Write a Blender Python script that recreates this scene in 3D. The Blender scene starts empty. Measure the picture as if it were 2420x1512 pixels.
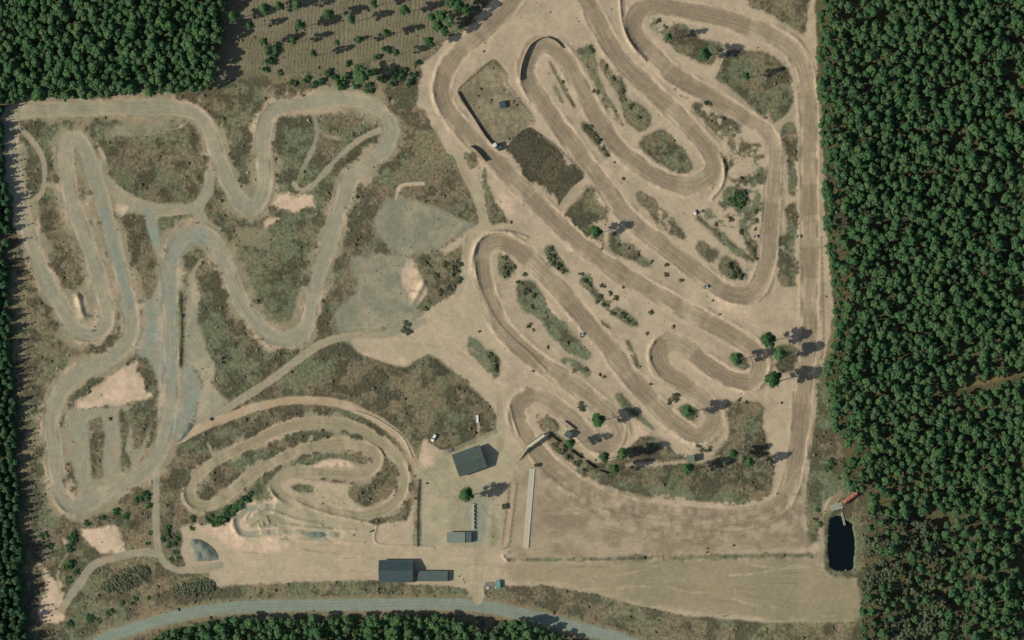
import bpy, math, random
import numpy as np

# ------------------------------------------------------------------ camera, sky, sun, exposure
scene = bpy.context.scene
S = 600.0 / 2419.0                       # metres per plan unit
CAMX, CAMY, CAMH = 500.0, -640.0, 5000.0
cam_d = bpy.data.cameras.new('camera')
cam = bpy.data.objects.new('camera', cam_d)
scene.collection.objects.link(cam)
cam.location = (CAMX, CAMY, CAMH)
cam_d.sensor_fit = 'HORIZONTAL'
cam_d.angle = 2 * math.atan(300.0 / CAMH)
cam_d.shift_x = -CAMX / 600.0
cam_d.shift_y = -CAMY / 600.0
cam_d.clip_start = 10.0
cam_d.clip_end = 20000.0
scene.camera = cam

SUN_EL = math.radians(33.5)
SUN_DIR = math.radians(15.0)             # direction the shadows run, counter-clockwise from +x
world = bpy.data.worlds.new('World')
scene.world = world
world.use_nodes = True
wn = world.node_tree
sky = wn.nodes.new('ShaderNodeTexSky')
sky.sky_type = 'NISHITA'
sky.sun_disc = False
sky.sun_elevation = SUN_EL
# sky sun_rotation is measured clockwise from +y; the sun stands opposite the shadows
sun_az = SUN_DIR + math.pi
sky.sun_rotation = (math.pi / 2 - sun_az) % (2 * math.pi)
bg = wn.nodes['Background']
bg.inputs['Strength'].default_value = 0.085
wn.links.new(sky.outputs['Color'], bg.inputs['Color'])

sun_d = bpy.data.lights.new('sun', 'SUN')
sun_d.energy = 4.0
sun_d.angle = math.radians(0.5)
sun_d.color = (1.0, 0.95, 0.86)
sun = bpy.data.objects.new('sun', sun_d)
scene.collection.objects.link(sun)
sun.location = (-200, -60, 200)
from mathutils import Vector, Matrix
dirv = Vector((math.cos(SUN_DIR) * math.cos(SUN_EL), math.sin(SUN_DIR) * math.cos(SUN_EL), -math.sin(SUN_EL)))
sun.rotation_euler = dirv.to_track_quat('-Z', 'Y').to_euler()

scene.view_settings.view_transform = 'Standard'
scene.view_settings.look = 'None'
scene.view_settings.gamma = 1.0
scene.view_settings.exposure = 0.06
scene.view_settings.use_curve_mapping = False
scene.render.engine = 'CYCLES'
scene.cycles.max_bounces = 4
scene.cycles.diffuse_bounces = 3

# ------------------------------------------------------------------ helpers
random.seed(7)
rng = np.random.default_rng(11)
C = scene.collection

def wx(x): return (x - 1209.5) * S
def wy(y): return -(y - 756.0) * S
def T(c, r, pts):                        # enlarged-tile readings to plan units
    return [(604.75 * c + x / 4.0, 378.0 * r + y / 4.0) for x, y in pts]
def G(p, z=0.0):                         # plan point read at height z -> true world xy
    gx, gy = wx(p[0]), wy(p[1])
    k = z / CAMH
    return gx + (CAMX - gx) * k, gy + (CAMY - gy) * k
def lin(c):
    out = []
    for v in c[:3]:
        v = v / 255.0
        out.append(v / 12.92 if v <= 0.04045 else ((v + 0.055) / 1.055) ** 2.4)
    return out

def tag(o, label=None, cat=None, group=None, kind=None):
    if label: o['label'] = label
    if cat: o['category'] = cat
    if group: o['group'] = group
    if kind: o['kind'] = kind
    return o
def thing(name, label, cat, loc=(0, 0, 0), rz=0.0, group=None):
    o = bpy.data.objects.new(name, None)
    o.empty_display_size = 0.5
    C.objects.link(o)
    o.location = loc
    o.rotation_euler = (0, 0, rz)
    return tag(o, label, cat, group)
def link_mesh(name, me, parent=None):
    o = bpy.data.objects.new(name, me)
    C.objects.link(o)
    if parent is not None: o.parent = parent
    return o

class MB:
    """collects simple shapes into one mesh"""
    def __init__(s): s.v = []; s.f = []
    def poly(s, pts, faces):
        b = len(s.v)
        s.v += [tuple(p) for p in pts]
        s.f += [tuple(b + i for i in f) for f in faces]
        return s
    def box(s, c, size, rz=0.0, taper=1.0):
        x, y, z = c; a, b, h = size[0] / 2, size[1] / 2, size[2]
        ca, sa = math.cos(rz), math.sin(rz)
        pts = []
        for k, t in ((0, 1.0), (1, taper)):
            for sx, sy in ((-1, -1), (1, -1), (1, 1), (-1, 1)):
                px, py = sx * a * t, sy * b * t
                pts.append((x + px * ca - py * sa, y + px * sa + py * ca, z + k * h))
        return s.poly(pts, [(3, 2, 1, 0), (4, 5, 6, 7), (0, 1, 5, 4), (1, 2, 6, 5), (2, 3, 7, 6), (3, 0, 4, 7)])
    def bar(s, p, q, r, n=6, r2=None):
        p, q = Vector(p), Vector(q)
        d = (q - p)
        if d.length < 1e-6: return s
        d.normalize()
        u = d.orthogonal().normalized(); w = d.cross(u)
        r2 = r if r2 is None else r2
        pts = []
        for base, rr in ((p, r), (q, r2)):
            for k in range(n):
                a = 2 * math.pi * k / n
                pts.append(base + u * (rr * math.cos(a)) + w * (rr * math.sin(a)))
        fs = [(k, (k + 1) % n, n + (k + 1) % n, n + k) for k in range(n)]
        fs += [tuple(range(n))[::-1], tuple(range(n, 2 * n))]
        return s.poly(pts, fs)
    def slab(s, quad, t):                # thin sheet from four corner points, t thick downwards
        q = [Vector(p) for p in quad]
        lo = [p - Vector((0, 0, t)) for p in q]
        return s.poly(q + lo, [(0, 1, 2, 3), (7, 6, 5, 4), (0, 4, 5, 1), (1, 5, 6, 2), (2, 6, 7, 3), (3, 7, 4, 0)])
    def mesh(s, name, mat):
        me = bpy.data.meshes.new(name)
        me.from_pydata(s.v, [], s.f)
        me.validate()
        if mat: me.materials.append(mat)
        return me
    def build(s, name, mat, parent=None):
        return link_mesh(name, s.mesh(name, mat), parent)

# ------------------------------------------------------------------ materials
def new_mat(name):
    m = bpy.data.materials.new(name); m.use_nodes = True
    return m, m.node_tree, m.node_tree.nodes['Principled BSDF']
def paint(name, rgb, rough=0.8, var=0.12, scale=1.5, metallic=0.0, spec=0.3, bump=0.0):
    m, nt, b = new_mat(name)
    tc = nt.nodes.new('ShaderNodeTexCoord')
    nz = nt.nodes.new('ShaderNodeTexNoise'); nz.inputs['Scale'].default_value = scale; nz.inputs['Detail'].default_value = 5
    nt.links.new(tc.outputs['Object'], nz.inputs['Vector'])
    mr = nt.nodes.new('ShaderNodeMapRange')
    mr.inputs['From Min'].default_value = 0.3; mr.inputs['From Max'].default_value = 0.7
    mr.inputs['To Min'].default_value = 1 - var; mr.inputs['To Max'].default_value = 1 + var
    nt.links.new(nz.outputs['Fac'], mr.inputs['Value'])
    mx = nt.nodes.new('ShaderNodeVectorMath'); mx.operation = 'SCALE'
    mx.inputs[0].default_value = lin(rgb)
    nt.links.new(mr.outputs['Result'], mx.inputs['Scale'])
    nt.links.new(mx.outputs['Vector'], b.inputs['Base Color'])
    b.inputs['Roughness'].default_value = rough
    b.inputs['Metallic'].default_value = metallic
    b.inputs['Specular IOR Level'].default_value = spec
    if bump:
        bp = nt.nodes.new('ShaderNodeBump'); bp.inputs['Strength'].default_value = bump
        nt.links.new(nz.outputs['Fac'], bp.inputs['Height']); nt.links.new(bp.outputs['Normal'], b.inputs['Normal'])
    return m

def foliage(name, dark, light, transl=0.25, mid=None):
    """leaf material: colour runs between two greens by the per-face 'tint' and by object"""
    m = bpy.data.materials.new(name); m.use_nodes = True
    nt = m.node_tree; nt.nodes.clear()
    out = nt.nodes.new('ShaderNodeOutputMaterial')
    at = nt.nodes.new('ShaderNodeAttribute'); at.attribute_name = 'tint'
    oi = nt.nodes.new('ShaderNodeObjectInfo')
    ad = nt.nodes.new('ShaderNodeMath'); ad.operation = 'MULTIPLY_ADD'
    nt.links.new(oi.outputs['Random'], ad.inputs[0]); ad.inputs[1].default_value = 0.45
    nt.links.new(at.outputs['Fac'], ad.inputs[2])
    rp = nt.nodes.new('ShaderNodeValToRGB')
    rp.color_ramp.elements[0].color = (*lin(dark), 1); rp.color_ramp.elements[0].position = 0.0
    if mid: e_ = rp.color_ramp.elements.new(0.5); e_.color = (*lin(mid), 1)
    rp.color_ramp.elements[-1].color = (*lin(light), 1); rp.color_ramp.elements[-1].position = 1.0
    nt.links.new(ad.outputs[0], rp.inputs['Fac'])
    df = nt.nodes.new('ShaderNodeBsdfDiffuse'); tr = nt.nodes.new('ShaderNodeBsdfTranslucent')
    nt.links.new(rp.outputs['Color'], df.inputs['Color']); nt.links.new(rp.outputs['Color'], tr.inputs['Color'])
    mx = nt.nodes.new('ShaderNodeMixShader'); mx.inputs['Fac'].default_value = transl
    nt.links.new(df.outputs[0], mx.inputs[1]); nt.links.new(tr.outputs[0], mx.inputs[2])
    nt.links.new(mx.outputs[0], out.inputs['Surface'])
    return m

# ------------------------------------------------------------------ plan raster of the ground
STEP = 0.6 / S
MARG = 30.0 / S
gx = np.arange(-MARG, 2419 + MARG + STEP, STEP)
gy = np.arange(-MARG, 1512 + MARG + STEP, STEP)
NX, NY = len(gx), len(gy)
DX, DY = np.meshgrid(gx, gy)

def vnoise(cell, seed, cy=None, ang=0.0, X=None, Y=None):
    X = DX if X is None else X; Y = DY if Y is None else Y
    cy = cy or cell
    r = np.random.default_rng(seed)
    if ang:
        ca, sa = math.cos(ang), math.sin(ang)
        X, Y = X * ca + Y * sa, -X * sa + Y * ca
    a = X / cell; b = Y / cy
    a = a - a.min(); b = b - b.min()
    L = r.random((int(b.max()) + 3, int(a.max()) + 3))
    i = a.astype(int); j = b.astype(int)
    fa = a - i; fb = b - j
    fa = fa * fa * (3 - 2 * fa); fb = fb * fb * (3 - 2 * fb)
    return (L[j, i] * (1 - fa) + L[j, i + 1] * fa) * (1 - fb) + (L[j + 1, i] * (1 - fa) + L[j + 1, i + 1] * fa) * fb
def fbm(cell, seed, oct=4, gain=0.55):
    t = 0; a = 1; n = 0
    for k in range(oct):
        t = t + a * vnoise(cell / 2 ** k, seed + k * 13); n += a; a *= gain
    return t / n
N_BIG = fbm(150, 1, 4); N_MID = fbm(45, 2, 4); N_SML = fbm(14, 3, 3); N_FIN = vnoise(4.5, 5); N_PX = rng.random(DX.shape)
WOB = (fbm(24, 9, 4, 0.8) - 0.5) * 2.6
N_P = fbm(34, 50, 4, 0.75); N_W = (fbm(70, 77, 3) - 0.5) * 2

COL = np.zeros(DX.shape + (3,)); VEG = np.zeros(DX.shape); RW = np.zeros(DX.shape)
RU = np.zeros(DX.shape); RV = np.zeros(DX.shape); Z = np.zeros(DX.shape)
CLS = np.zeros(DX.shape, dtype=np.int16)
CLASSES = ['ground']
def cls_id(n):
    if n not in CLASSES: CLASSES.append(n)
    return CLASSES.index(n)

def sstep(x, a, b):
    t = np.clip((x - a) / (b - a), 0, 1)
    return t * t * (3 - 2 * t)
def mixcol(c1, c2, f):
    return np.asarray(c1) * (1 - f[..., None]) + np.asarray(c2) * f[..., None]
def window(pts, m):
    xs = [p[0] for p in pts]; ys = [p[1] for p in pts]
    i0 = max(0, int((min(xs) - m + MARG) / STEP)); i1 = min(NX, int((max(xs) + m + MARG) / STEP) + 2)
    j0 = max(0, int((min(ys) - m + MARG) / STEP)); j1 = min(NY, int((max(ys) + m + MARG) / STEP) + 2)
    return slice(j0, max(j1, j0)), slice(i0, max(i1, i0))

def smooth(pts, closed=False, step=6.0):
    p = np.array(pts, float); n = len(p); out = []
    rngi = range(n if closed else n - 1)
    for k in rngi:
        g = lambda i: p[i % n] if closed else p[min(max(i, 0), n - 1)]
        p0, p1, p2, p3 = g(k - 1), g(k), g(k + 1), g(k + 2)
        m = max(1, int(np.linalg.norm(p2 - p1) / step))
        for t in np.arange(m) / m:
            out.append(0.5 * ((2 * p1) + (-p0 + p2) * t + (2 * p0 - 5 * p1 + 4 * p2 - p3) * t * t + (-p0 + 3 * p1 - 3 * p2 + p3) * t ** 3))
    out.append(p[0] if closed else p[-1])
    return np.array(out)

def poly_sd(pts, m=30, curve=True):
    """signed distance (negative inside) on a window"""
    q = smooth(pts, True, 8.0)[:-1] if curve else np.array(pts, float)
    sl = window(q, m)
    X, Y = DX[sl], DY[sl]
    d = np.full(X.shape, 1e9); ins = np.zeros(X.shape, bool)
    n = len(q)
    for k in range(n):
        ax, ay = q[k]; bx, by = q[(k + 1) % n]
        ex, ey = bx - ax, by - ay
        L = ex * ex + ey * ey + 1e-9
        t = np.clip(((X - ax) * ex + (Y - ay) * ey) / L, 0, 1)
        d = np.minimum(d, (X - ax - t * ex) ** 2 + (Y - ay - t * ey) ** 2)
        if ay != by:
            c = ((ay > Y) != (by > Y)) & (X < ex * (Y - ay) / (by - ay) + ax)
            ins ^= c
    d = np.sqrt(d)
    return sl, np.where(ins, -d, d)

def line_field(pts, reach, closed=False):
    """window, distance, signed offset, arc length and curvature to a smoothed line"""
    q = smooth(pts, closed, 5.0)
    if len(q) < 4: q = np.linspace(q[0], q[-1], 5)
    seg = np.diff(q, axis=0); ln = np.linalg.norm(seg, axis=1); arc = np.concatenate([[0], np.cumsum(ln)])
    th = np.unwrap(np.arctan2(seg[:, 1], seg[:, 0]))
    cv = np.gradient(th) / np.maximum(ln, 0.5)
    cv = np.convolve(np.pad(cv, 4, mode='edge'), np.ones(9) / 9, 'valid')
    W = window(q, reach)
    oj, oi = W[0].start, W[1].start
    shp = (W[0].stop - oj, max(W[1].stop - oi, 0))
    Dm = np.full(shp, 1e9); U = np.zeros(shp); V = np.zeros(shp); K = np.zeros(shp)
    for k in range(len(seg)):
        sa = window([q[k], q[k + 1]], reach)
        X, Y = DX[sa], DY[sa]
        if X.size == 0: continue
        sl = (slice(sa[0].start - oj, sa[0].stop - oj), slice(sa[1].start - oi, sa[1].stop - oi))
        ex, ey = seg[k]; L = ln[k] ** 2 + 1e-9
        rx, ry = X - q[k][0], Y - q[k][1]
        t = np.clip((rx * ex + ry * ey) / L, 0, 1)
        d = np.hypot(rx - t * ex, ry - t * ey)
        up = d < Dm[sl]
        sg = np.sign(ex * ry - ey * rx)
        Dm[sl] = np.where(up, d, Dm[sl]); U[sl] = np.where(up, d * sg, U[sl])
        V[sl] = np.where(up, arc[k] + t * ln[k], V[sl]); K[sl] = np.where(up, cv[k], K[sl])
    return W, Dm, U, V, K

def apply(sl, m, col, name=None, veg=None, thr=0.5, keep_rut=False):
    COL[sl] = COL[sl] * (1 - m[..., None]) + np.asarray(col) * m[..., None]
    if veg is not None: VEG[sl] = VEG[sl] * (1 - m) + veg * m
    if not keep_rut: RW[sl] = RW[sl] * (1 - m)
    if name: CLS[sl] = np.where(m > thr, cls_id(name), CLS[sl])
ALL = (slice(0, NY), slice(0, NX))
def area(pts, col, name=None, veg=0.0, soft=2.0, wob=4.0, curve=True, patch=0.0, ragged=0.0):
    sl, sd = poly_sd(pts, 25, curve)
    sd = sd + WOB[sl] * wob
    if ragged: sd = sd + (N_P[sl] - 0.5) * ragged
    m = 1 - sstep(sd, -soft, soft)
    if patch: m = m * sstep(N_SML[sl] * 0.6 + N_MID[sl] * 0.4, patch - 0.07, patch + 0.07)
    c = col(sl) if callable(col) else np.asarray(col)
    v = veg(sl) if callable(veg) else veg
    apply(sl, m, c, name, v)
    return sl, sd
def ridge(pts, h, w, closed=False):
    W, d, u, v, k = line_field(pts, w * 3 + 6, closed)
    Z[W] += h * np.exp(-(d / w) ** 2) * (0.75 + 0.5 * N_SML[W])
def ruts(W, m, u, v, r, ku=1.0, kv=1.0):
    RW[W] = np.maximum(RW[W] * (1 - m), m * r)
    RU[W] = np.where(m > 0.02, u * S * ku, RU[W]); RV[W] = np.where(m > 0.02, v * S * kv, RV[W])

# --- colours as the surfaces themselves have them
K_ = lambda *c: np.array(lin(c))
SAND = K_(185, 166, 136); SAND2 = K_(171, 155, 127); TRACK = K_(143, 128, 103); TRACK2 = K_(168, 152, 123)
PALE = K_(212, 184, 153); YARD = K_(175, 162, 130); GRAV = K_(150, 145, 121); GREY = K_(140, 147, 128)
HBR = K_(129, 117, 94); HGR = K_(115, 121, 93); HDK = K_(82, 79, 61); OLIVE = K_(130, 125, 96); DRY = K_(142, 128, 99)
FFL = K_(100, 94, 66); CLEAR = K_(128, 120, 96); FIELD = K_(160, 145, 115); PATH = K_(163, 150, 121)

def heath(sl, dark=0.0, green=0.5):
    f = sstep(N_MID[sl] + (green - 0.5) * 0.8, 0.38, 0.62)
    c = mixcol(HBR, HGR, f)
    c = mixcol(c, HDK, np.clip(sstep(N_P[sl], 0.45, 0.6) * 0.75 + dark * 0.55, 0, 1))
    c = mixcol(c, DRY, sstep(N_BIG[sl] * 0.5 + (1 - N_P[sl]) * 0.5, 0.5, 0.66) * 0.6 * (1 - dark))
    return c
def H(dark=0.0, green=0.5): return lambda sl: heath(sl, dark, green)
def two(a, b, n=None): return lambda sl: mixcol(a, b, sstep((n if n is not None else N_MID)[sl], 0.3, 0.7))

# base: heath everywhere
apply(ALL, np.ones(DX.shape), heath(ALL), 'ground', 1.0)

# forest floors and the felled clearing
F_E = [(1932, -90), (1936, 120), (1940, 300), (1946, 420), (1953, 520), (1962, 620), (1968, 700), (1974, 760), (1972, 830), (1952, 870), (1949, 910), (1964, 960), (1975, 1010), (1988, 1060), (1994, 1110), (1997, 1150), (2040, 1165), (2045, 1200), (2090, 1215), (2200, 1205), (2300, 1225), (2380, 1215), (2560, 1200), (2560, -90)]
F_NW = [(-100, -90), (560, -90), (535, 0), (525, 40), (520, 100), (505, 160), (492, 206), (430, 213), (300, 222), (230, 229), (110, 228), (40, 236), (0, 246), (-100, 246)]
F_W = [(-100, 236), (0, 244), (2, 380), (18, 470), (16, 600), (20, 760), (27, 900), (34, 1050), (40, 1150), (45, 1300), (50, 1420), (60, 1500), (60, 1600), (-100, 1600)]
F_S = [(310, 1560), (380, 1500), (480, 1470), (560, 1464), (700, 1463), (850, 1460), (1000, 1458), (1070, 1463), (1120, 1480), (1150, 1500), (1190, 1470), (1240, 1474), (1290, 1490), (1330, 1512), (1340, 1600), (300, 1600)]
F_SE = [(2040, 1200), (2075, 1180), (2560, 1100), (2560, 1600), (2015, 1600), (2022, 1480), (2030, 1410), (2020, 1360), (2042, 1330), (2046, 1240)]
for P in (F_E, F_NW, F_W, F_S, F_SE):
    area(P, two(FFL, HDK), 'forest_floor', 0.55, 6, 10)
CLEARCUT = [(520, -90), (1180, -90), (1120, 10), (1060, 80), (1010, 110), (985, 150), (960, 165), (900, 140), (800, 160), (720, 170), (640, 178), (560, 190), (500, 200), (515, 120), (530, 40)]
sl, sd = area(CLEARCUT, two(CLEAR, K_(116, 110, 84)), 'clearing', 0.35, 8, 12)
# ploughed furrows run nearly down the picture
fm = (1 - sstep(sd, -20, 0)); ph = (DX[sl] + 0.02 * DY[sl] + (N_MID[sl] - 0.5) * 22) / 8.5 * 2 * math.pi
Z[sl] += fm * 0.13 * np.sin(ph) * (0.4 + N_SML[sl])
apply(sl, fm * np.clip(np.sin(ph), 0, 1) * 0.35, K_(137, 127, 101), None, 0.3)

# ---------------------------------------------------------------- open sand
SAND_E = [(1190, -60), (1162, 0), (1132, 32), (1095, 75), (1050, 98), (1030, 125), (992, 155), (996, 180), (987, 205), (988, 232), (986, 250), (1002, 262), (1017, 295), (1040, 328), (1055, 360), (1075, 378),
          (1102, 428), (1120, 465), (1132, 508), (1127, 528), (1092, 548), (1091, 578), (1087, 673), (1075, 693), (1030, 718), (985, 745), (960, 770), (900, 790), (830, 795), (812, 806), (850, 838), (905, 856), (955, 870), (990, 852),
          (1030, 851), (1080, 889), (1135, 936), (1164, 966), (1172, 993), (1168, 1020), (1080, 1055), (1040, 1062), (1005, 1040), (990, 1060), (984, 1100), (985, 1180), (960, 1230), (890, 1240), (800, 1220), (700, 1198), (650, 1180), (610, 1190), (560, 1200), (540, 1240), (475, 1239), (432, 1250), (425, 1300), (440, 1345), (495, 1352), (508, 1385), (620, 1379), (720, 1376), (890, 1372), (1060, 1385), (1098, 1388),
          (1112, 1402), (1098, 1412), (1150, 1415), (1140, 1390), (1150, 1376), (1200, 1385), (1280, 1382), (1400, 1400), (1500, 1430), (1620, 1455), (1800, 1470), (2015, 1470), (2030, 1420), (2022, 1368), (1990, 1352), (1955, 1335), (1950, 1230), (1975, 1190), (1990, 1165), (1940, 1170), (1920, 1280), (1910, 1240), (1905, 1150), (1920, 1060), (1925, 960), (1945, 860), (1958, 800), (1970, 740), (1966, 680), (1955, 600), (1945, 500), (1943, 380), (1938, 300), (1925, 200), (1930, 110), (1926, 0), (1926, -60)]
area(SAND_E, two(SAND, SAND2), 'sandy_ground', lambda sl: 0.05 * np.ones(DX[sl].shape), 3, 5, curve=False)
# paler and darker drifts of sand
for P, c in (([(1215, 1095), (1290, 1080), (1400, 1140), (1560, 1185), (1800, 1200), (1880, 1170), (1900, 1240), (1912, 1290), (1800, 1300), (1500, 1312), (1300, 1318), (1215, 1318), (1200, 1290)], two(TRACK, TRACK2)),
             ([(1200, 1328), (1300, 1326), (1500, 1324), (1720, 1322), (1900, 1318), (1950, 1310), (1955, 1345), (2018, 1370), (2022, 1465), (1800, 1460), (1600, 1440), (1480, 1420), (1400, 1395), (1300, 1378), (1210, 1372)], two(FIELD, K_(146, 136, 106), N_BIG)),
             ([(985, 1120), (1070, 1060), (1168, 1025), (1190, 1040), (1210, 1080), (1200, 1290), (1130, 1300), (990, 1290)], two(YARD, K_(158, 150, 120))),
             ([(430, 1250), (540, 1240), (600, 1270), (720, 1290), (980, 1296), (1190, 1296), (1190, 1330), (1100, 1380), (880, 1365), (620, 1375), (500, 1380), (495, 1350)], two(YARD, SAND)),
             ([(975, 760), (1000, 735), (1080, 700), (1100, 560), (1140, 560), (1150, 700), (1200, 820), (1190, 930), (1165, 950), (1060, 860), (990, 845), (950, 860), (900, 845), (840, 800)], two(YARD, SAND))):
    area(P, c, None, 0.0, 10, 10)
for P in ([(530, 1240), (556, 1232), (560, 1262), (600, 1280), (680, 1285), (640, 1300), (560, 1300), (520, 1280), (480, 1262), (470, 1245)], [(935, 610), (975, 615), (985, 640), (1000, 670), (1013, 690), (985, 730), (965, 735), (935, 715), (950, 680)],
          [(1000, 1040), (1020, 1062), (1028, 1085), (1025, 1100), (1000, 1100), (995, 1070)], [(1490, 1000), (1520, 1010), (1530, 1030), (1500, 1040)], [(1690, 690), (1760, 740), (1750, 752), (1680, 720)], [(1290, 700), (1310, 740), (1300, 760), (1275, 720)],
          [(850, 838), (905, 850), (950, 866), (955, 850), (900, 836)], [(1170, 440), (1200, 470), (1215, 505), (1180, 490)]):
    area(P, two(PALE, SAND, N_P), 'sandy_ground', 0.0, 10, 9, ragged=12)

# ---------------------------------------------------------------- heath islands inside the sand
isl = []
def I(pts, dark=0.25, green=0.5, veg=1.0, wob=4, patch=0.0, soft=2.2, name='heath'):
    area(pts, H(dark * 0.3, green), None, veg * 0.4, soft + 5, wob + 3, patch=patch)
    area(pts, H(dark, green), name, veg, soft, wob, patch=patch, ragged=22.0 if wob > 2 else 5.0)
    isl.append(pts)
GRASS = two(OLIVE, K_(118, 112, 84), N_SML)
ENC1 = [(1083, 214), (1162, 142), (1196, 178), (1188, 196), (1225, 235), (1257, 275), (1244, 300), (1190, 338), (1165, 343), (1120, 278)]
area(ENC1, two(K_(156, 143, 115), K_(124, 115, 90), N_P), 'grass_enclosure', 0.45, 2, 2)
ENC2 = [(1197, 350), (1245, 304), (1285, 325), (1340, 375), (1378, 415), (1350, 445), (1315, 492), (1298, 478), (1250, 430), (1215, 388)]
I(ENC2, 1.3, 0.35, 1.0, 1.5)
I([(1380, 455), (1392, 440), (1417, 458), (1434, 488), (1436, 510), (1410, 525), (1360, 545), (1330, 518), (1335, 503)])
I([(1367, 553), (1394, 538), (1424, 548), (1424, 585), (1400, 583)], 0.2)
I([(1443, 550), (1464, 553), (1467, 573), (1494, 578), (1509, 598), (1537, 618), (1540, 633), (1497, 618), (1440, 593)], 0.05, 0.6, 0.8)
I([(1502, 458), (1530, 460), (1584, 513), (1620, 550), (1620, 565), (1580, 550), (1547, 523), (1522, 488)], 0.1, 0.45, 0.8, patch=0.42)
I([(1644, 578), (1660, 570), (1697, 596), (1694, 610), (1674, 620), (1655, 603)], 0.0, 0.5, 0.6)
I([(1700, 623), (1710, 610), (1740, 618), (1754, 643), (1767, 658), (1754, 670), (1730, 660), (1700, 645)], 0.5, 0.4)
I([(1640, 500), (1665, 520), (1700, 545), (1745, 585), (1788, 612), (1780, 622), (1740, 600), (1690, 560), (1645, 520)], 0.0, 0.7, 0.7)
I([(1750, 532), (1762, 535), (1775, 565), (1790, 570), (1788, 612), (1770, 600)], 0.1, 0.7, 0.8)
I([(1700, 390), (1740, 350), (1795, 340), (1805, 380), (1806, 470), (1786, 560), (1740, 540), (1660, 505), (1705, 470), (1722, 430)], 0.0, 0.6, 0.6, patch=0.5)
I([(1712, 452), (1735, 442), (1766, 455), (1768, 482), (1745, 492), (1715, 485)], 0.35, 0.7)
I([(1509, 337), (1534, 320), (1567, 307), (1599, 340), (1629, 375), (1634, 398), (1624, 410), (1599, 410), (1559, 388), (1520, 357)], 0.2)
I([(1420, 142), (1434, 155), (1474, 190), (1480, 232), (1522, 255), (1537, 287), (1515, 307), (1484, 287), (1464, 235), (1430, 175)], 0.25)
I([(1364, 120), (1402, 108), (1404, 150), (1424, 205), (1450, 250), (1470, 295), (1434, 262), (1409, 212), (1384, 162)], 0.1, 0.5, 0.8, patch=0.4)
I([(1296, 145), (1300, 145), (1325, 190), (1360, 252), (1354, 254), (1318, 192)], 0.5, 0.5, 1, 1.0, soft=1.5)
I([(1312, 200), (1330, 242), (1326, 246), (1306, 206)], 0.1, 0.5, 0.5, 1.0)
I([(1372, 290), (1404, 297), (1427, 335), (1440, 365), (1432, 372), (1409, 345), (1382, 312)], 0.45)
I([(1562, 180), (1580, 174), (1630, 210), (1632, 228), (1610, 225)], 0.2)
I([(1634, 250), (1667, 237), (1684, 252), (1740, 287), (1760, 330), (1795, 345), (1800, 378), (1750, 375), (1722, 345), (1672, 300)], 0.05, 0.6, 0.7, patch=0.42)
I([(1570, 92), (1585, 60), (1615, 62), (1660, 92), (1704, 105), (1707, 125), (1690, 140), (1678, 153), (1645, 142), (1600, 118)], 0.3)
I([(1518, 40), (1545, 38), (1575, 55), (1572, 80), (1545, 72)], 0.0, 0.5, 0.5, patch=0.5)
I([(1713, 132), (1725, 116), (1785, 122), (1814, 128), (1837, 140), (1860, 162), (1874, 195), (1874, 240), (1857, 270), (1832, 291), (1810, 283), (1760, 240), (1722, 205), (1692, 182), (1690, 165)], 0.3)
I([(1770, -60), (1918, -60), (1908, 20), (1902, 78), (1880, 70), (1840, 45), (1800, 22), (1772, 10)], 0.15)
I([(1845, 310), (1870, 290), (1884, 315), (1887, 378), (1882, 455), (1864, 458), (1860, 378)], 0.2)
I([(1856, 485), (1883, 486), (1887, 560), (1889, 672), (1875, 675), (1840, 665), (1836, 600), (1840, 556), (1858, 550)], 0.15, 0.5, 0.9)
I([(1297, 1045), (1334, 1090), (1384, 1128), (1410, 1142), (1460, 1158), (1534, 1174), (1634, 1182), (1710, 1189), (1784, 1192), (1812, 1180), (1824, 1150), (1828, 1110), (1815, 1060), (1803, 1000), (1797, 954), (1717, 956), (1722, 1000), (1716, 1040), (1690, 1072), (1650, 1084), (1600, 1072), (1560, 1050), (1520, 1032), (1478, 1062), (1445, 1088), (1400, 1092), (1360, 1064), (1330, 1036), (1302, 1024)], 0.25, 0.45)
I([(1300, 1040), (1330, 1060), (1400, 1125), (1470, 1155), (1600, 1175), (1780, 1190), (1760, 1170), (1600, 1155), (1460, 1135), (1400, 1105), (1350, 1065)], 0.0, 0.9, 0.7)
for P in ([(1655, 1080), (1700, 1078), (1690, 1090), (1640, 1095), (1560, 1100), (1480, 1104), (1480, 1096), (1580, 1090)],):
    area(P, SAND2, 'sandy_ground', 0.2, 5, 8)
I([(1178, 602), (1195, 598), (1214, 625), (1212, 650), (1195, 660), (1180, 640)], 0.0, 0.7, 0.8, patch=0.4)
I([(1290, 585), (1305, 583), (1332, 625), (1347, 642), (1330, 645), (1300, 625), (1290, 610)], 0.15, 0.75)
I([(1222, 670), (1245, 660), (1262, 668), (1285, 705), (1300, 740), (1335, 768), (1352, 790), (1392, 835), (1388, 848), (1350, 832), (1310, 800), (1275, 755), (1240, 730), (1222, 700)], 0.0, 0.95, 0.8)
I([(1372, 660), (1390, 655), (1420, 700), (1460, 725), (1503, 758), (1490, 770), (1450, 745), (1400, 700)], 0.1, 0.75, 0.8, patch=0.38)
I([(1477, 805), (1485, 803), (1512, 868), (1507, 872)], 0.2, 0.7, 0.9, 1.5)
I([(1410, 756), (1425, 756), (1455, 800), (1450, 812), (1435, 790)], 0.0, 0.7, 0.4)
I([(1325, 850), (1360, 855), (1394, 880), (1380, 890), (1345, 878)], 0.0, 0.7, 0.4)
I([(1457, 930), (1470, 930), (1512, 980), (1546, 1012), (1540, 1016), (1500, 985), (1460, 955)], 0.0, 0.8, 0.5)
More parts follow.
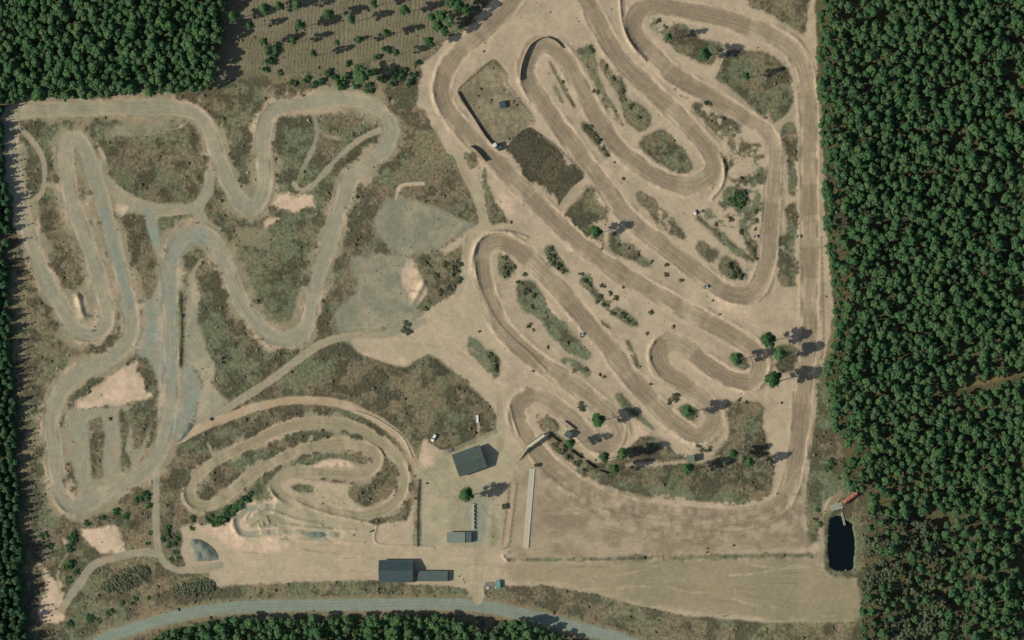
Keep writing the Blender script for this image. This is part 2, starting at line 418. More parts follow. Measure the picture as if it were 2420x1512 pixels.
I([(1267, 980), (1300, 973), (1320, 1000), (1322, 1017), (1300, 1020), (1275, 1010)], 0.15, 0.5, 0.9, patch=0.36)
I([(1150, 830), (1165, 828), (1180, 845), (1182, 870), (1170, 893), (1158, 872)], 0.15, 0.6)
I([(1105, 800), (1130, 808), (1155, 850), (1160, 880), (1140, 860), (1110, 830)], 0.0, 0.9, 0.3)
I([(1138, 398), (1146, 395), (1152, 440), (1175, 485), (1195, 512), (1200, 525), (1163, 530), (1154, 505), (1146, 450)], 0.2, 0.6)
I([(1098, 362), (1112, 350), (1130, 366), (1136, 380), (1122, 392), (1112, 400), (1100, 385)], 0.1, 0.5, 0.8)
I([(1600, 968), (1620, 955), (1650, 970), (1640, 990), (1615, 990)], 0.1, 0.6, 0.9)
I([(1722, 845), (1740, 832), (1770, 850), (1775, 868), (1755, 872), (1735, 862)], 0.2, 0.5)
I([(1826, 825), (1880, 818), (1880, 872), (1840, 880), (1828, 860)], 0.35)
I([(1900, 1180), (1925, 1100), (1960, 1060), (1985, 1120), (1970, 1165), (1945, 1190), (1930, 1280), (1915, 1280), (1905, 1230)], 0.0, 0.7, 0.8)
I([(1930, 900), (1945, 880), (1960, 960), (1985, 1060), (1970, 1160), (1930, 1120), (1910, 1080), (1925, 1000)], 0.05, 0.6, 0.9)
# the large heath between the access road and the curved path
I([(812, 808), (832, 816), (850, 838), (880, 848), (905, 858), (955, 870), (990, 852), (1030, 853), (1055, 868), (1080, 891), (1110, 920), (1135, 938), (1160, 965), (1170, 993), (1168, 1018), (1125, 1035), (1080, 1055), (1045, 1064), (1020, 1040), (1003, 1030), (985, 1060), (975, 1040), (950, 1018), (900, 984), (850, 956), (815, 946), (760, 940), (715, 928), (700, 896), (700, 876), (725, 856), (765, 828), (795, 813)], 0.2, 0.42)
I([(1005, 845), (1040, 853), (1080, 885), (1110, 915), (1140, 945), (1160, 985), (1150, 1000), (1120, 960), (1080, 920), (1040, 890), (1005, 870)], 0.5, 0.5)
I([(700, 872), (760, 835), (800, 815), (800, 850), (770, 890), (720, 905)], 0.1, 0.95)

# ---------------------------------------------------------------- western pit: gravel and pale sand patches
GRAVC = two(GRAV, GREY)
area([(385, 640), (430, 640), (428, 760), (432, 850), (462, 872), (478, 920), (462, 960), (458, 1000), (440, 1025), (400, 1050), (380, 1045), (374, 980), (370, 900), (345, 830), (338, 780), (358, 735), (375, 690)], two(GREY, GRAV), 'gravel_yard', 0.0, 6, 8)
area([(232, 412), (280, 440), (330, 468), (450, 478), (490, 440), (508, 500), (522, 545), (480, 530), (440, 503), (382, 515), (372, 560), (398, 620), (370, 605), (342, 512), (290, 505), (258, 475)], two(GRAV, K_(164, 152, 125), N_P), 'gravel_yard', 0.05, 8, 8, ragged=16)
area([(340, 690), (376, 690), (384, 760), (380, 830), (345, 850), (322, 830), (330, 760)], two(GREY, GRAV), 'gravel_yard', 0.05, 8, 8, ragged=16)
for P in ([(196, 470), (222, 465), (240, 540), (262, 640), (280, 720), (262, 740), (248, 660), (222, 570)], [(20, 300), (48, 300), (60, 420), (85, 500), (60, 500), (36, 440)], [(110, 580), (130, 640), (170, 690), (215, 650), (225, 700), (190, 765), (150, 720), (118, 660)]):
    area(P, two(OLIVE, SAND2, N_P), 'sandy_ground', 0.25, 8, 8, ragged=26)
area([(445, 650), (462, 665), (472, 700), (466, 730), (475, 776), (492, 818), (510, 850), (508, 880), (500, 905), (515, 925), (540, 945), (520, 975), (470, 1005), (458, 1000), (478, 920), (462, 872), (436, 850), (436, 760), (440, 700)], two(YARD, GRAV), 'sandy_ground', 0.1, 6, 8)
for P in ([(895, 490), (950, 455), (985, 470), (1040, 490), (1090, 515), (1125, 530), (1098, 548), (1060, 575), (1010, 595), (960, 605), (920, 590), (895, 560), (880, 525)], [(835, 610), (880, 600), (960, 610), (945, 660), (975, 715), (1000, 735), (970, 765), (900, 785), (830, 790), (795, 775), (800, 730), (840, 680), (830, 640)]):
    area(P, two(K_(132, 132, 110), K_(156, 147, 120), N_P), 'gravel_yard', 0.12, 8, 10, ragged=14)
area([(1040, 590), (1092, 560), (1090, 580), (1050, 602)], SAND, 'sandy_ground', 0.0, 5, 5)
I([(985, 610), (1010, 608), (1045, 625), (1075, 600), (1092, 590), (1088, 668), (1070, 692), (1030, 712), (995, 735), (985, 728), (1010, 695), (1010, 670), (995, 640)], 0.25, 0.6)
I([(940, 450), (975, 440), (1040, 445), (1100, 480), (1128, 515), (1110, 525), (1060, 500), (1000, 475), (955, 462)], 0.15, 0.35)
for P in ([(180, 952), (230, 908), (290, 867), (325, 850), (328, 880), (340, 905), (345, 930), (368, 932), (310, 952), (275, 968), (240, 960), (200, 966)], [(188, 498), (208, 480), (215, 530), (232, 558), (220, 560), (205, 530)], [(85, 520), (95, 510), (103, 550), (90, 570), (82, 555)], [(175, 715), (190, 690), (205, 710), (205, 740), (185, 755), (175, 735)], [(315, 715), (340, 718), (340, 735), (322, 735)],
          [(152, 1025), (175, 1020), (178, 1080), (160, 1090)], [(245, 1040), (260, 1030), (280, 1065), (275, 1100), (248, 1090)], [(225, 325), (240, 345), (250, 375), (240, 378), (228, 350)], [(300, 320), (380, 310), (440, 290), (420, 308), (375, 325), (330, 322)], [(270, 480), (300, 478), (300, 500), (275, 505)],
          [(195, 1255), (268, 1240), (285, 1265), (295, 1305), (260, 1302), (225, 1300), (205, 1280)], [(90, 1330), (105, 1335), (125, 1365), (140, 1380), (150, 1410), (158, 1440), (140, 1470), (100, 1468), (92, 1440), (110, 1400), (100, 1370)], [(640, 470), (690, 455), (740, 470), (745, 490), (700, 495), (650, 490)], [(620, 520), (660, 515), (670, 545), (640, 560)], [(270, 560), (285, 540), (282, 575)]):
    area(P, two(PALE, SAND, N_P), 'sandy_ground', 0.05, 5, 7, ragged=18)
area([(560, 540), (640, 540), (720, 545), (760, 560), (700, 575), (650, 590), (600, 585), (565, 570)], two(K_(140, 132, 104), OLIVE), 'sandy_ground', 0.3, 6, 9)
area([(250, 300), (330, 290), (440, 283), (380, 315), (300, 330), (255, 330)], two(GRAV, OLIVE), 'gravel_yard', 0.2, 8, 10)
area([(150, 985), (180, 968), (250, 962), (310, 955), (350, 960), (350, 1040), (320, 1100), (260, 1140), (180, 1180), (160, 1170), (150, 1080)], two(GRAV, K_(160, 148, 120)), 'gravel_yard', 0.1, 5, 7)
for P in ([(212, 990), (235, 985), (245, 1030), (238, 1090), (244, 1125), (220, 1130), (214, 1080)], [(278, 976), (296, 975), (302, 1010), (295, 1060), (310, 1100), (298, 1122), (285, 1100), (290, 1040)], [(152, 1090), (165, 1092), (178, 1130), (182, 1175), (168, 1170), (156, 1130)], [(305, 965), (345, 950), (355, 990), (340, 1040), (318, 1060), (312, 1010)]):
    I(P, 0.1, 0.55, 0.9, patch=0.3)

for P, dk, gr in (([(262, 330), (330, 325), (420, 305), (465, 300), (490, 380), (487, 425), (470, 455), (445, 476), (370, 476), (320, 460), (275, 415)], .35, .5), ([(655, 280), (700, 262), (735, 265), (745, 300), (735, 350), (700, 400), (690, 430), (650, 430), (645, 350)], .2, .8), ([(765, 262), (800, 250), (850, 262), (860, 280), (830, 300), (790, 310), (765, 295)], .35, .3), ([(760, 340), (790, 330), (770, 370), (740, 400), (745, 370)], .3, .5), ([(800, 395), (850, 340), (895, 315), (890, 345), (850, 375), (815, 410), (790, 440)], .45, .6),
                  ([(95, 490), (120, 475), (155, 480), (165, 520), (178, 570), (182, 620), (160, 655), (135, 640), (110, 600), (95, 540)], .45, .35), ([(285, 535), (310, 510), (345, 535), (360, 600), (368, 650), (360, 700), (330, 690), (310, 620), (295, 580)], .45, .35), ([(60, 285), (85, 280), (115, 300), (110, 330), (80, 315)], .3, .5), ([(480, 490), (495, 465), (520, 500), (530, 525), (515, 535), (495, 520)], .45, .5), ([(380, 520), (420, 512), (460, 525), (430, 535), (400, 570), (388, 590)], .25, .5), ([(570, 640), (640, 620), (700, 640), (720, 690), (705, 750), (670, 785), (640, 770), (600, 720)], .4, .8),
                  ([(485, 640), (500, 610), (540, 690), (570, 740), (610, 785), (640, 815), (688, 824), (690, 846), (630, 898), (550, 942), (520, 925), (510, 870), (480, 780)], .2, .6), ([(640, 530), (700, 510), (750, 530), (740, 560), (700, 560), (640, 560)], .2, .6), ([(390, 1080), (450, 1060), (485, 1050), (490, 1070), (440, 1110), (430, 1150), (425, 1200), (400, 1230), (382, 1190), (385, 1120)], .35, .4), ([(500, 1050), (560, 1020), (650, 985), (640, 1010), (570, 1045), (510, 1065)], .3, .6),
                  ([(640, 985), (700, 965), (780, 965), (850, 985), (910, 1020), (945, 1060), (955, 1090), (940, 1080), (890, 1035), (830, 1005), (760, 990), (690, 1000)], .45, .6), ([(480, 1150), (520, 1118), (560, 1135), (540, 1160), (500, 1180)], .35, .4), ([(560, 1120), (640, 1080), (725, 1040), (715, 1055), (640, 1095), (570, 1140)], .3, .5), ([(750, 1075), (820, 1062), (870, 1080), (865, 1105), (840, 1108), (800, 1085), (755, 1090)], .4, .4), ([(500, 240), (560, 215), (620, 240), (600, 300), (590, 400), (560, 440), (530, 350)], .25, .5), ([(60, 600), (100, 680), (140, 760), (190, 820), (150, 880), (110, 900), (80, 800)], .2, .6), ([(200, 1230), (280, 1200), (350, 1160), (355, 1240), (300, 1250), (290, 1235), (200, 1245)], .4, .45), ([(650, 570), (760, 560), (745, 620), (700, 640), (640, 620)], .25, .6)):
    I(P, dk * 0.75, gr)
# the blue-grey pad round the wash stand, and the pink queue strip by the start line
area([(1103, 1182), (1140, 1180), (1150, 1200), (1140, 1290), (1118, 1290), (1104, 1255)], two(K_(142, 146, 126), K_(150, 150, 126)), 'gravel_yard', 0.0, 6, 5)
area([(1206, 1146), (1217, 1146), (1208, 1230), (1199, 1288), (1184, 1288), (1196, 1210)], K_(178, 156, 127), 'sandy_ground', 0.0, 2, 2)
area([(1165, 1150), (1195, 1150), (1188, 1220), (1172, 1288), (1155, 1285), (1165, 1200)], two(K_(140, 134, 104), YARD), 'sandy_ground', 0.1, 7, 6)

# ---------------------------------------------------------------- tracks, paths and the road
def track(pts, w, name, c1, c2, closed=False, shoulder=None, shw=10, berm=1.0, dig=0.25, seg=70, jump=0.8, rut=1.0, tone=0.8, seed=1, wob=2.0, lipk=1.0, rag=14.0, pale=0.6):
    W, d, u, v, k = line_field(pts, w / 2 + shw + 16, closed)
    dd = d + WOB[W] * wob + N_W[W] * w * 0.12 + (N_P[W] - 0.5) * rag
    if shoulder is not None:
        m = (1 - sstep(dd + (N_P[W] - 0.5) * 40, w / 2 + shw * 0.2, w / 2 + shw)) * 0.85
        apply(W, m, mixcol(shoulder, PALE, sstep(N_P[W] * 0.5 + N_W[W] * 0.25 + 0.25, 0.42, 0.62) * pale), None, 0.05, keep_rut=True)
    m = 1 - sstep(dd, w / 2 - 3, w / 2 + 1.5)
    r = np.random.default_rng(seed)
    L = float(np.max(np.where(d < 1e8, v, 0))) + 1
    nb = int(L / seg) + 2
    lv = r.random(nb)
    iv = np.clip((v / seg).astype(int), 0, nb - 1)
    fr = v / seg - iv
    tonev = lv[iv] * (1 - sstep(fr, 0.88, 0.97)) + lv[np.clip(iv + 1, 0, nb - 1)] * sstep(fr, 0.88, 0.97)
    f = np.clip(0.3 * N_MID[W] + tone * (tonev - 0.3) * 1.1 + 0.3 * (N_P[W] - 0.5), 0, 1)
    # the raced line in the middle is darker than the loose edges
    f = np.clip(f + 0.55 * sstep(d, w * 0.18, w * 0.5) - 0.1, 0, 1)
    apply(W, m, mixcol(c1, c2, f), name, 0.0)
    ruts(W, m, u, v, rut)
    straight = 1 - np.clip(np.abs(k) * 60, 0, 1)
    hump = sstep(fr, 0.1, 0.36) * (1 - sstep(fr, 0.6, 0.88)) * np.clip((w / 2 - d) / 6, 0, 1) * (lv[iv] > 0.4) * (0.5 + lv[iv])
    Z[W] += m * (hump * jump * straight - dig)
    lip = np.exp(-((d - w / 2 - 2) / 4.5) ** 2) * 0.3 * lipk * sstep(N_MID[W], 0.35, 0.65)
    outer = np.where(u * k < 0, 1.0, 0.0)
    bh = np.clip(np.abs(k) * 55, 0, 1.3) * berm * 0.75 * sstep(N_W[W], -0.5, 0.3)
    bank = outer * bh * (np.exp(-((d - w / 2 - 1.0) / 5.0) ** 2) + 0.4 * sstep(d, w * 0.1, w * 0.5) * (d < w / 2))
    Z[W] += (lip + bank) * (0.6 + 0.8 * N_SML[W]) * (d < 1e8)

# two lesser lanes first so the main courses lie over them
def lane(pts, w, name='path', c=(PATH, YARD), wob=2.5, veg=0.0, soft=2.0, rut=0.5):
    W, d, u, v, k = line_field(pts, w / 2 + 16)
    m = 1 - sstep(d + WOB[W] * wob, w / 2 - soft, w / 2 + soft)
    apply(W, m, mixcol(c[0], c[1], sstep(N_MID[W], 0.3, 0.7)), name, veg)
    ruts(W, m, u, v, rut)
lane([(470, 1005), (540, 962), (590, 930), (640, 898), (700, 852), (760, 812), (830, 793), (900, 790), (960, 775), (1000, 760)], 19, c=(PATH, GRAV))
lane([(385, 1055), (430, 1035), (480, 1008), (540, 985), (620, 958), (700, 946), (780, 950), (830, 962), (890, 992), (940, 1030), (968, 1070), (982, 1110)], 20, c=(K_(172, 150, 116), SAND))
lane([(1082, 370), (1105, 425), (1125, 465), (1140, 510), (1143, 545), (1110, 560)], 20, c=(PATH, YARD))
lane([(1144, 378), (1130, 430), (1134, 480)], 7)
lane([(1110, 548), (1098, 600), (1092, 660), (1080, 695)], 16, c=(PATH, YARD))
lane([(935, 470), (942, 445), (960, 436), (1000, 434)], 8, c=(SAND, PALE))
lane([(370, 1060), (370, 1110), (366, 1180), (368, 1240), (372, 1290), (385, 1325), (415, 1345), (470, 1345), (520, 1335)], 17, c=(GRAV, PATH))
lane([(370, 1310), (330, 1305), (270, 1318), (220, 1335), (190, 1375), (165, 1410), (145, 1440)], 19, c=(PATH, GRAV))
lane([(165, 1300), (140, 1340), (135, 1375), (142, 1400)], 6, c=(SAND, DRY), veg=0.3)
lane([(160, 1290), (150, 1275), (160, 1310)], 5, c=(SAND, DRY), veg=0.3)
lane([(1133, 1300), (1128, 1370), (1128, 1420)], 26, c=(YARD, PATH))
lane([(1180, 930), (1180, 1000), (1182, 1060)], 16, c=(PATH, YARD))
lane([(1170, 1020), (1110, 1046), (1050, 1072)], 10, c=(PATH, OLIVE), veg=0.2)
lane([(1320, 495), (1345, 460), (1372, 435), (1392, 425)], 10, c=(SAND, PATH))
lane([(1685, 175), (1698, 145), (1708, 122)], 14, c=(SAND, PATH))
lane([(1832, 297), (1850, 285), (1868, 272), (1880, 262)], 12, c=(SAND, PATH))
lane([(1430, 540), (1430, 590)], 9, c=(SAND, PATH))
lane([(1950, 1225), (1945, 1290), (1948, 1330), (1975, 1365)], 18, c=(K_(150, 136, 104), PATH), veg=0.1)
lane([(1950, 1225), (1965, 1190), (1985, 1165)], 14, c=(K_(140, 126, 96), DRY), veg=0.3)
lane([(2190, 936), (2250, 917), (2330, 900), (2430, 878)], 14, 'forest_ride', (K_(126, 114, 78), K_(104, 102, 70)), veg=0.7, soft=5, wob=5)
lane([(700, 440), (715, 400), (735, 360), (748, 320), (745, 285), (735, 262)], 10, c=(GRAV, OLIVE), veg=0.1)
lane([(695, 435), (710, 450), (735, 440), (765, 410), (800, 370), (850, 330), (895, 308)], 13, c=(GRAV, PATH), veg=0.05)
lane([(745, 300), (770, 320), (800, 328)], 8, c=(GRAV, OLIVE), veg=0.2)
lane([(55, 310), (85, 345), (103, 385), (104, 430), (95, 460), (65, 480)], 12, c=(GRAV, PATH))
lane([(104, 435), (130, 440), (158, 452)], 13, c=(GRAV, PATH))
lane([(245, 425), (280, 455), (325, 482), (362, 500), (425, 496), (467, 488), (490, 450), (496, 410)], 26, c=(GRAV, PATH))
lane([(350, 500), (360, 540), (374, 590), (392, 622)], 24, c=(GRAV, GREY))
lane([(467, 488), (478, 515), (500, 552)], 18, c=(GRAV, PATH))
lane([(475, 615), (455, 645), (448, 680), (446, 730)], 9, c=(GRAV, PATH))
lane([(395, 640), (375, 690), (358, 745), (348, 790)], 22, c=(GREY, GRAV))
lane([(268, 968), (270, 1010), (272, 1068)], 18, c=(GRAV, PATH))
lane([(225, 975), (198, 990), (196, 1040), (200, 1130)], 26, c=(GRAV, PATH))
lane([(490, 1048), (502, 1075)], 6, c=(GRAV, PATH), veg=0.1)
lane([(735, 1032), (728, 1050)], 10, c=(GRAV, PATH), veg=0.1)
lane([(1125, 985), (1130, 1005), (1127, 1035)], 6, c=(PATH, OLIVE), veg=0.1)

WEST = [(30, 268), (100, 260), (200, 256), (300, 254), (400, 255), (448, 262), (475, 278), (494, 312), (508, 352), (522, 395), (540, 437), (565, 475), (592, 490), (615, 474), (625, 430), (622, 370), (621, 312), (634, 275), (665, 252), (720, 243), (780, 234), (840, 237), (882, 250), (911, 277), (922, 310), (910, 350), (880, 380), (850, 402), (826, 432), (806, 477), (790, 530), (775, 580), (760, 622), (746, 662), (738, 712), (728, 762), (708, 792), (680, 803), (645, 798), (615, 775), (590, 745), (565, 706), (545, 662), (526, 612), (506, 572), (488, 556), (462, 548), (432, 560), (412, 588), (402, 632), (402, 700), (404, 760), (403, 820), (404, 900), (400, 970), (390, 1020), (378, 1062), (360, 1095), (330, 1122), (290, 1147), (240, 1172), (197, 1192), (168, 1196), (146, 1172), (134, 1120), (126, 1060), (120, 1010), (124, 965), (145, 922), (180, 888), (230, 862), (278, 832), (304, 800), (311, 756), (300, 700), (285, 640), (267, 578), (252, 520), (240, 470), (225, 420), (210, 375), (196, 345), (180, 328), (163, 334), (153, 362), (156, 410), (166, 460), (183, 515), (205, 575), (220, 625), (237, 675), (250, 722), (252, 760), (238, 783), (213, 792), (185, 785), (163, 758), (143, 725), (120, 685), (100, 640), (78, 585), (58, 525), (43, 465), (32, 420), (26, 378), (22, 330), (20, 292)]
track(WEST, 37, 'gravel_track', GRAV, K_(166, 155, 127), True, OLIVE * 0.55 + SAND2 * 0.45, 20, 0.6, 0.15, 95, 0.35, 0.55, 0.9, 21, 3.0, 0.25, 20.0)
# the blue-grey stretch of crushed stone
W, d, u, v, k = line_field([(248, 500), (266, 575), (283, 632), (297, 690), (303, 720)], 40)
m = (1 - sstep(d + WOB[W] * 3, 8, 15)) * sstep(N_MID[W], 0.2, 0.6) * 0.8
apply(W, m, K_(134, 143, 126), None, 0.0, keep_rut=True)
W, d, u, v, k = line_field([(470, 560), (420, 580), (400, 640), (398, 760), (400, 860), (420, 940), (415, 1020)], 60)
apply(W, (1 - sstep(d + WOB[W] * 6, 10, 30)) * sstep(N_MID[W], 0.25, 0.7) * 0.65, K_(138, 146, 129), None, 0.0, keep_rut=True)

SMALL = [(447, 1165), (462, 1128), (490, 1102), (540, 1072), (600, 1044), (680, 1008), (767, 997), (842, 1012), (892, 1040), (937, 1083), (956, 1131), (942, 1176), (905, 1205), (850, 1218), (780, 1206), (705, 1186), (664, 1168), (650, 1142), (670, 1122), (720, 1114), (780, 1120), (830, 1123), (872, 1114), (893, 1088), (880, 1062), (830, 1048), (755, 1052), (680, 1075), (605, 1114), (556, 1152), (520, 1182), (485, 1196), (458, 1188)]
area([(690, 1110), (740, 1095), (800, 1085), (850, 1105), (840, 1118), (760, 1130), (700, 1128)], PALE, 'sandy_ground', 0.0, 5, 6)
area([(660, 1130), (760, 1135), (850, 1150), (925, 1150), (930, 1200), (860, 1210), (760, 1200), (680, 1170)], two(SAND, YARD), 'sandy_ground', 0.1, 5, 6)
I([(828, 1155), (850, 1140), (900, 1128), (925, 1130), (922, 1165), (895, 1190), (868, 1200), (840, 1185), (825, 1170)], 0.3, 0.35)
I([(690, 1150), (715, 1145), (740, 1152), (738, 1162), (705, 1162)], 0.2, 0.9, 0.9, 1.5)
track(SMALL, 27, 'practice_track', K_(152, 140, 110), K_(170, 157, 127), True, OLIVE * 0.4 + SAND2 * 0.6, 6, 0.7, 0.15, 60, 0.4, 0.6, 0.6, 5, 2.0, 0.3, 7.0)
KIDS = [(640, 1195), (600, 1200), (570, 1218), (558, 1236), (566, 1254), (590, 1263), (630, 1258), (690, 1256), (745, 1262), (800, 1264)]
area([(560, 1200), (640, 1180), (760, 1215), (880, 1240), (885, 1275), (780, 1275), (640, 1275), (570, 1270), (550, 1240)], two(YARD, K_(150, 144, 116)), 'sandy_ground', 0.05, 5, 6)
track(KIDS, 17, 'practice_track', K_(152, 150, 125), K_(178, 163, 132), False, PALE, 7, 0.4, 0.1, 40, 0.6, 0.4, 0.9, 6, 2.5)
area([(720, 1262), (740, 1255), (765, 1256), (775, 1264), (755, 1272), (730, 1270)], K_(138, 141, 122), None, 0.0, 4, 4)

MAIN = [(1240, -40), (1204, 12), (1150, 68), (1100, 110), (1064, 152), (1047, 190), (1045, 218), (1054, 248), (1076, 282), (1110, 322), (1145, 358), (1184, 395), (1240, 450), (1300, 510), (1350, 556), (1400, 596), (1450, 634), (1500, 667), (1560, 698), (1620, 733), (1680, 763), (1740, 796), (1780, 822), (1798, 855), (1792, 886), (1772, 902), (1734, 896), (1697, 877), (1659, 852), (1622, 823), (1589, 809), (1566, 815), (1555, 838), (1562, 864), (1586, 888), (1622, 912), (1654, 936), (1677, 958), (1688, 982), (1683, 1008), (1666, 1024), (1644, 1027), (1617, 1015), (1584, 990), (1547, 955), (1509, 912), (1472, 866), (1436, 814), (1404, 778), (1366, 735), (1322, 680), (1275, 632), (1236, 598), (1210, 580), (1185, 570), (1160, 574), (1143, 592), (1137, 617), (1141, 652), (1152, 692), (1166, 732), (1184, 768), (1210, 800), (1250, 836), (1300, 872), (1359, 912), (1397, 942), (1432, 970), (1456, 997), (1466, 1024), (1454, 1046), (1430, 1054), (1405, 1046), (1382, 1022), (1358, 996), (1328, 970), (1297, 948), (1262, 937), (1236, 946), (1223, 968), (1225, 998), (1240, 1028), (1262, 1055), (1290, 1086), (1320, 1115), (1365, 1148), (1434, 1182), (1534, 1206), (1634, 1218), (1745, 1222), (1810, 1212), (1852, 1178), (1874, 1120), (1886, 1050), (1893, 980), (1900, 900), (1908, 820), (1912, 740), (1913, 650), (1913, 550), (1912, 450), (1912, 350), (1911, 270), (1908, 215), (1896, 160), (1872, 115), (1830, 86), (1780, 66), (1720, 46), (1650, 30), (1600, 18), (1555, 12), (1518, 22), (1500, 46), (1503, 82), (1527, 116), (1562, 150), (1602, 182), (1650, 212), (1700, 242), (1750, 272), (1792, 298), (1820, 326), (1830, 360), (1828, 425), (1822, 505), (1816, 580), (1807, 640), (1790, 680), (1760, 698), (1722, 692), (1682, 667), (1640, 636), (1600, 604), (1560, 573), (1520, 545), (1482, 510), (1450, 470), (1420, 432), (1390, 392), (1360, 350), (1330, 308), (1300, 268), (1270, 226), (1249, 188), (1246, 150), (1261, 117), (1288, 104), (1316, 116), (1342, 148), (1364, 190), (1390, 240), (1420, 290), (1452, 336), (1490, 372), (1530, 402), (1572, 426), (1612, 438), (1650, 434), (1680, 414), (1689, 390), (1680, 360), (1655, 328), (1620, 290), (1580, 250), (1540, 214), (1500, 176), (1466, 140), (1440, 102), (1420, 64), (1400, 30), (1365, -40)]
track(MAIN, 42, 'motocross_track', TRACK, TRACK2, False, SAND, 9, 1.0, 0.2, 74, 0.42, 1.0, 0.9, 3, 1.5)
# wide sweep of the first bend
area([(1270, 1090), (1300, 1095), (1400, 1150), (1560, 1195), (1760, 1210), (1850, 1180), (1880, 1130), (1905, 1180), (1890, 1250), (1800, 1275), (1600, 1275), (1440, 1240), (1330, 1170), (1275, 1120)], two(TRACK, TRACK2, N_SML), 'motocross_track', 0.0, 12, 10)
for off in (0, 14, 28, 42, 56, 70):
    W, d, u, v, k = line_field([(1290 - off * .3, 1092 + off * .8), (1340 - off * .3, 1135 + off), (1434, 1182 + off), (1534, 1206 + off), (1660, 1218 + off * .9), (1760, 1216 + off * .7), (1830 + off * .3, 1190 + off * .6), (1880 + off * .2, 1110 + off * .5)], 20)
    m = 1 - sstep(d, 5, 9)
    RW[W] = np.maximum(RW[W], m * 0.9); RU[W] = np.where(m > 0.05, u * S + off, RU[W]); RV[W] = np.where(m > 0.05, v * S, RV[W])

ROAD = [(170, 1560), (250, 1508), (300, 1490), (350, 1474), (420, 1455), (500, 1441), (600, 1432), (700, 1430), (800, 1429), (900, 1428), (1000, 1427), (1080, 1428), (1150, 1434), (1209, 1445), (1280, 1461), (1359, 1481), (1459, 1507), (1530, 1535), (1600, 1570)]
lane(ROAD, 44, 'road_verge', (DRY, OLIVE), 6, 0.5, 6, 0)
W, d, u, v, k = line_field(ROAD, 40)
m = 1 - sstep(d + WOB[W] * 0.5, 13.0, 15.0)
lanes_ = 0.5 + 0.5 * np.cos(u / 6.9 * 2 * math.pi)
apply(W, m, mixcol(K_(128, 138, 120), K_(146, 152, 133), lanes_ * 0.6), 'road', 0.0)
Z[W] = np.where(d < 30, Z[W] * (1 - m) + 0.15 * m, Z[W])
ruts(W, m, u, v, 0.35, 0.6, 0.4)
lane([(1128, 1380), (1129, 1416)], 24, c=(YARD, GRAV), wob=1)

free = (RW < 0.05) & (VEG < 0.3)
south = sstep(DY, 1225, 1250)
ca_, sa_ = math.cos(math.radians(44)), math.sin(math.radians(44))
uu = DY * south + (-DX * sa_ + DY * ca_) * (1 - south) + N_W * 9; vv_ = DX * south + (DX * ca_ + DY * sa_) * (1 - south)
RU[:] = np.where(free, uu * S, RU); RV[:] = np.where(free, vv_ * S, RV); RW[:] = np.where(free, 0.5 * sstep(N_MID, 0.35, 0.7), RW)
def mark(pts, w, col, a):
    W, d, u, v, k = line_field(pts, w + 6)
    m = (1 - sstep(np.abs(d - w * 0.0), w * 0.4, w)) * a * sstep(N_SML[W], 0.25, 0.6)
    apply(W, m, col, None, None, keep_rut=True)
DM = K_(132, 118, 92); LM = K_(192, 172, 142)
rm = random.Random(5)
for (x0, x1, y0, y1, n_, slope) in ((520, 1180, 1290, 1370, 22, 0.03), (1210, 1990, 1335, 1450, 30, 0.05), (1000, 1190, 1100, 1290, 14, 1.6), (830, 1150, 740, 850, 16, 0.25), (1290, 1880, 1195, 1305, 24, 0.06), (430, 640, 1250, 1370, 8, 0.1), (400, 520, 850, 1010, 8, -0.6)):
    for _ in range(n_):
        ax_, ay_ = rm.uniform(x0, x1), rm.uniform(y0, y1); L_ = rm.uniform(60, 220)
        pts = []
        sl_ = slope + rm.gauss(0, 0.12); bend = rm.gauss(0, 0.0012)
        nrm_ = math.hypot(1, sl_)
        for t in range(5):
            q_ = (t / 4 - 0.5) * L_
            pts.append((ax_ + q_ / nrm_, ay_ + (q_ * sl_) / nrm_ + bend * q_ * q_))
        if any(not (x0 - 15 < p[0] < x1 + 15 and y0 - 8 < p[1] < y1 + 8) for p in pts): continue
        mark(pts, rm.uniform(2.0, 3.4), DM if rm.random() < 0.6 else LM, rm.uniform(0.2, 0.5))
for cx_, cy_, r_, a0, a1 in ((868, 772, 15, 0.6, 5.0), (1030, 670, 22, 1, 4), (1918, 1318, 22, -1.2, 1.6), (1500, 1240, 40, 0, 2), (975, 700, 14, 2, 5), (124, 1440, 12, 0, 6), (124, 1440, 8, 0, 6), (985, 660, 30, 1.2, 2.6), (1590, 1265, 50, 0.5, 1.8)):
    mark([(cx_ + r_ * math.cos(a0 + (a1 - a0) * t / 8), cy_ + r_ * math.sin(a0 + (a1 - a0) * t / 8)) for t in range(9)], 2.4, DM, 0.5)
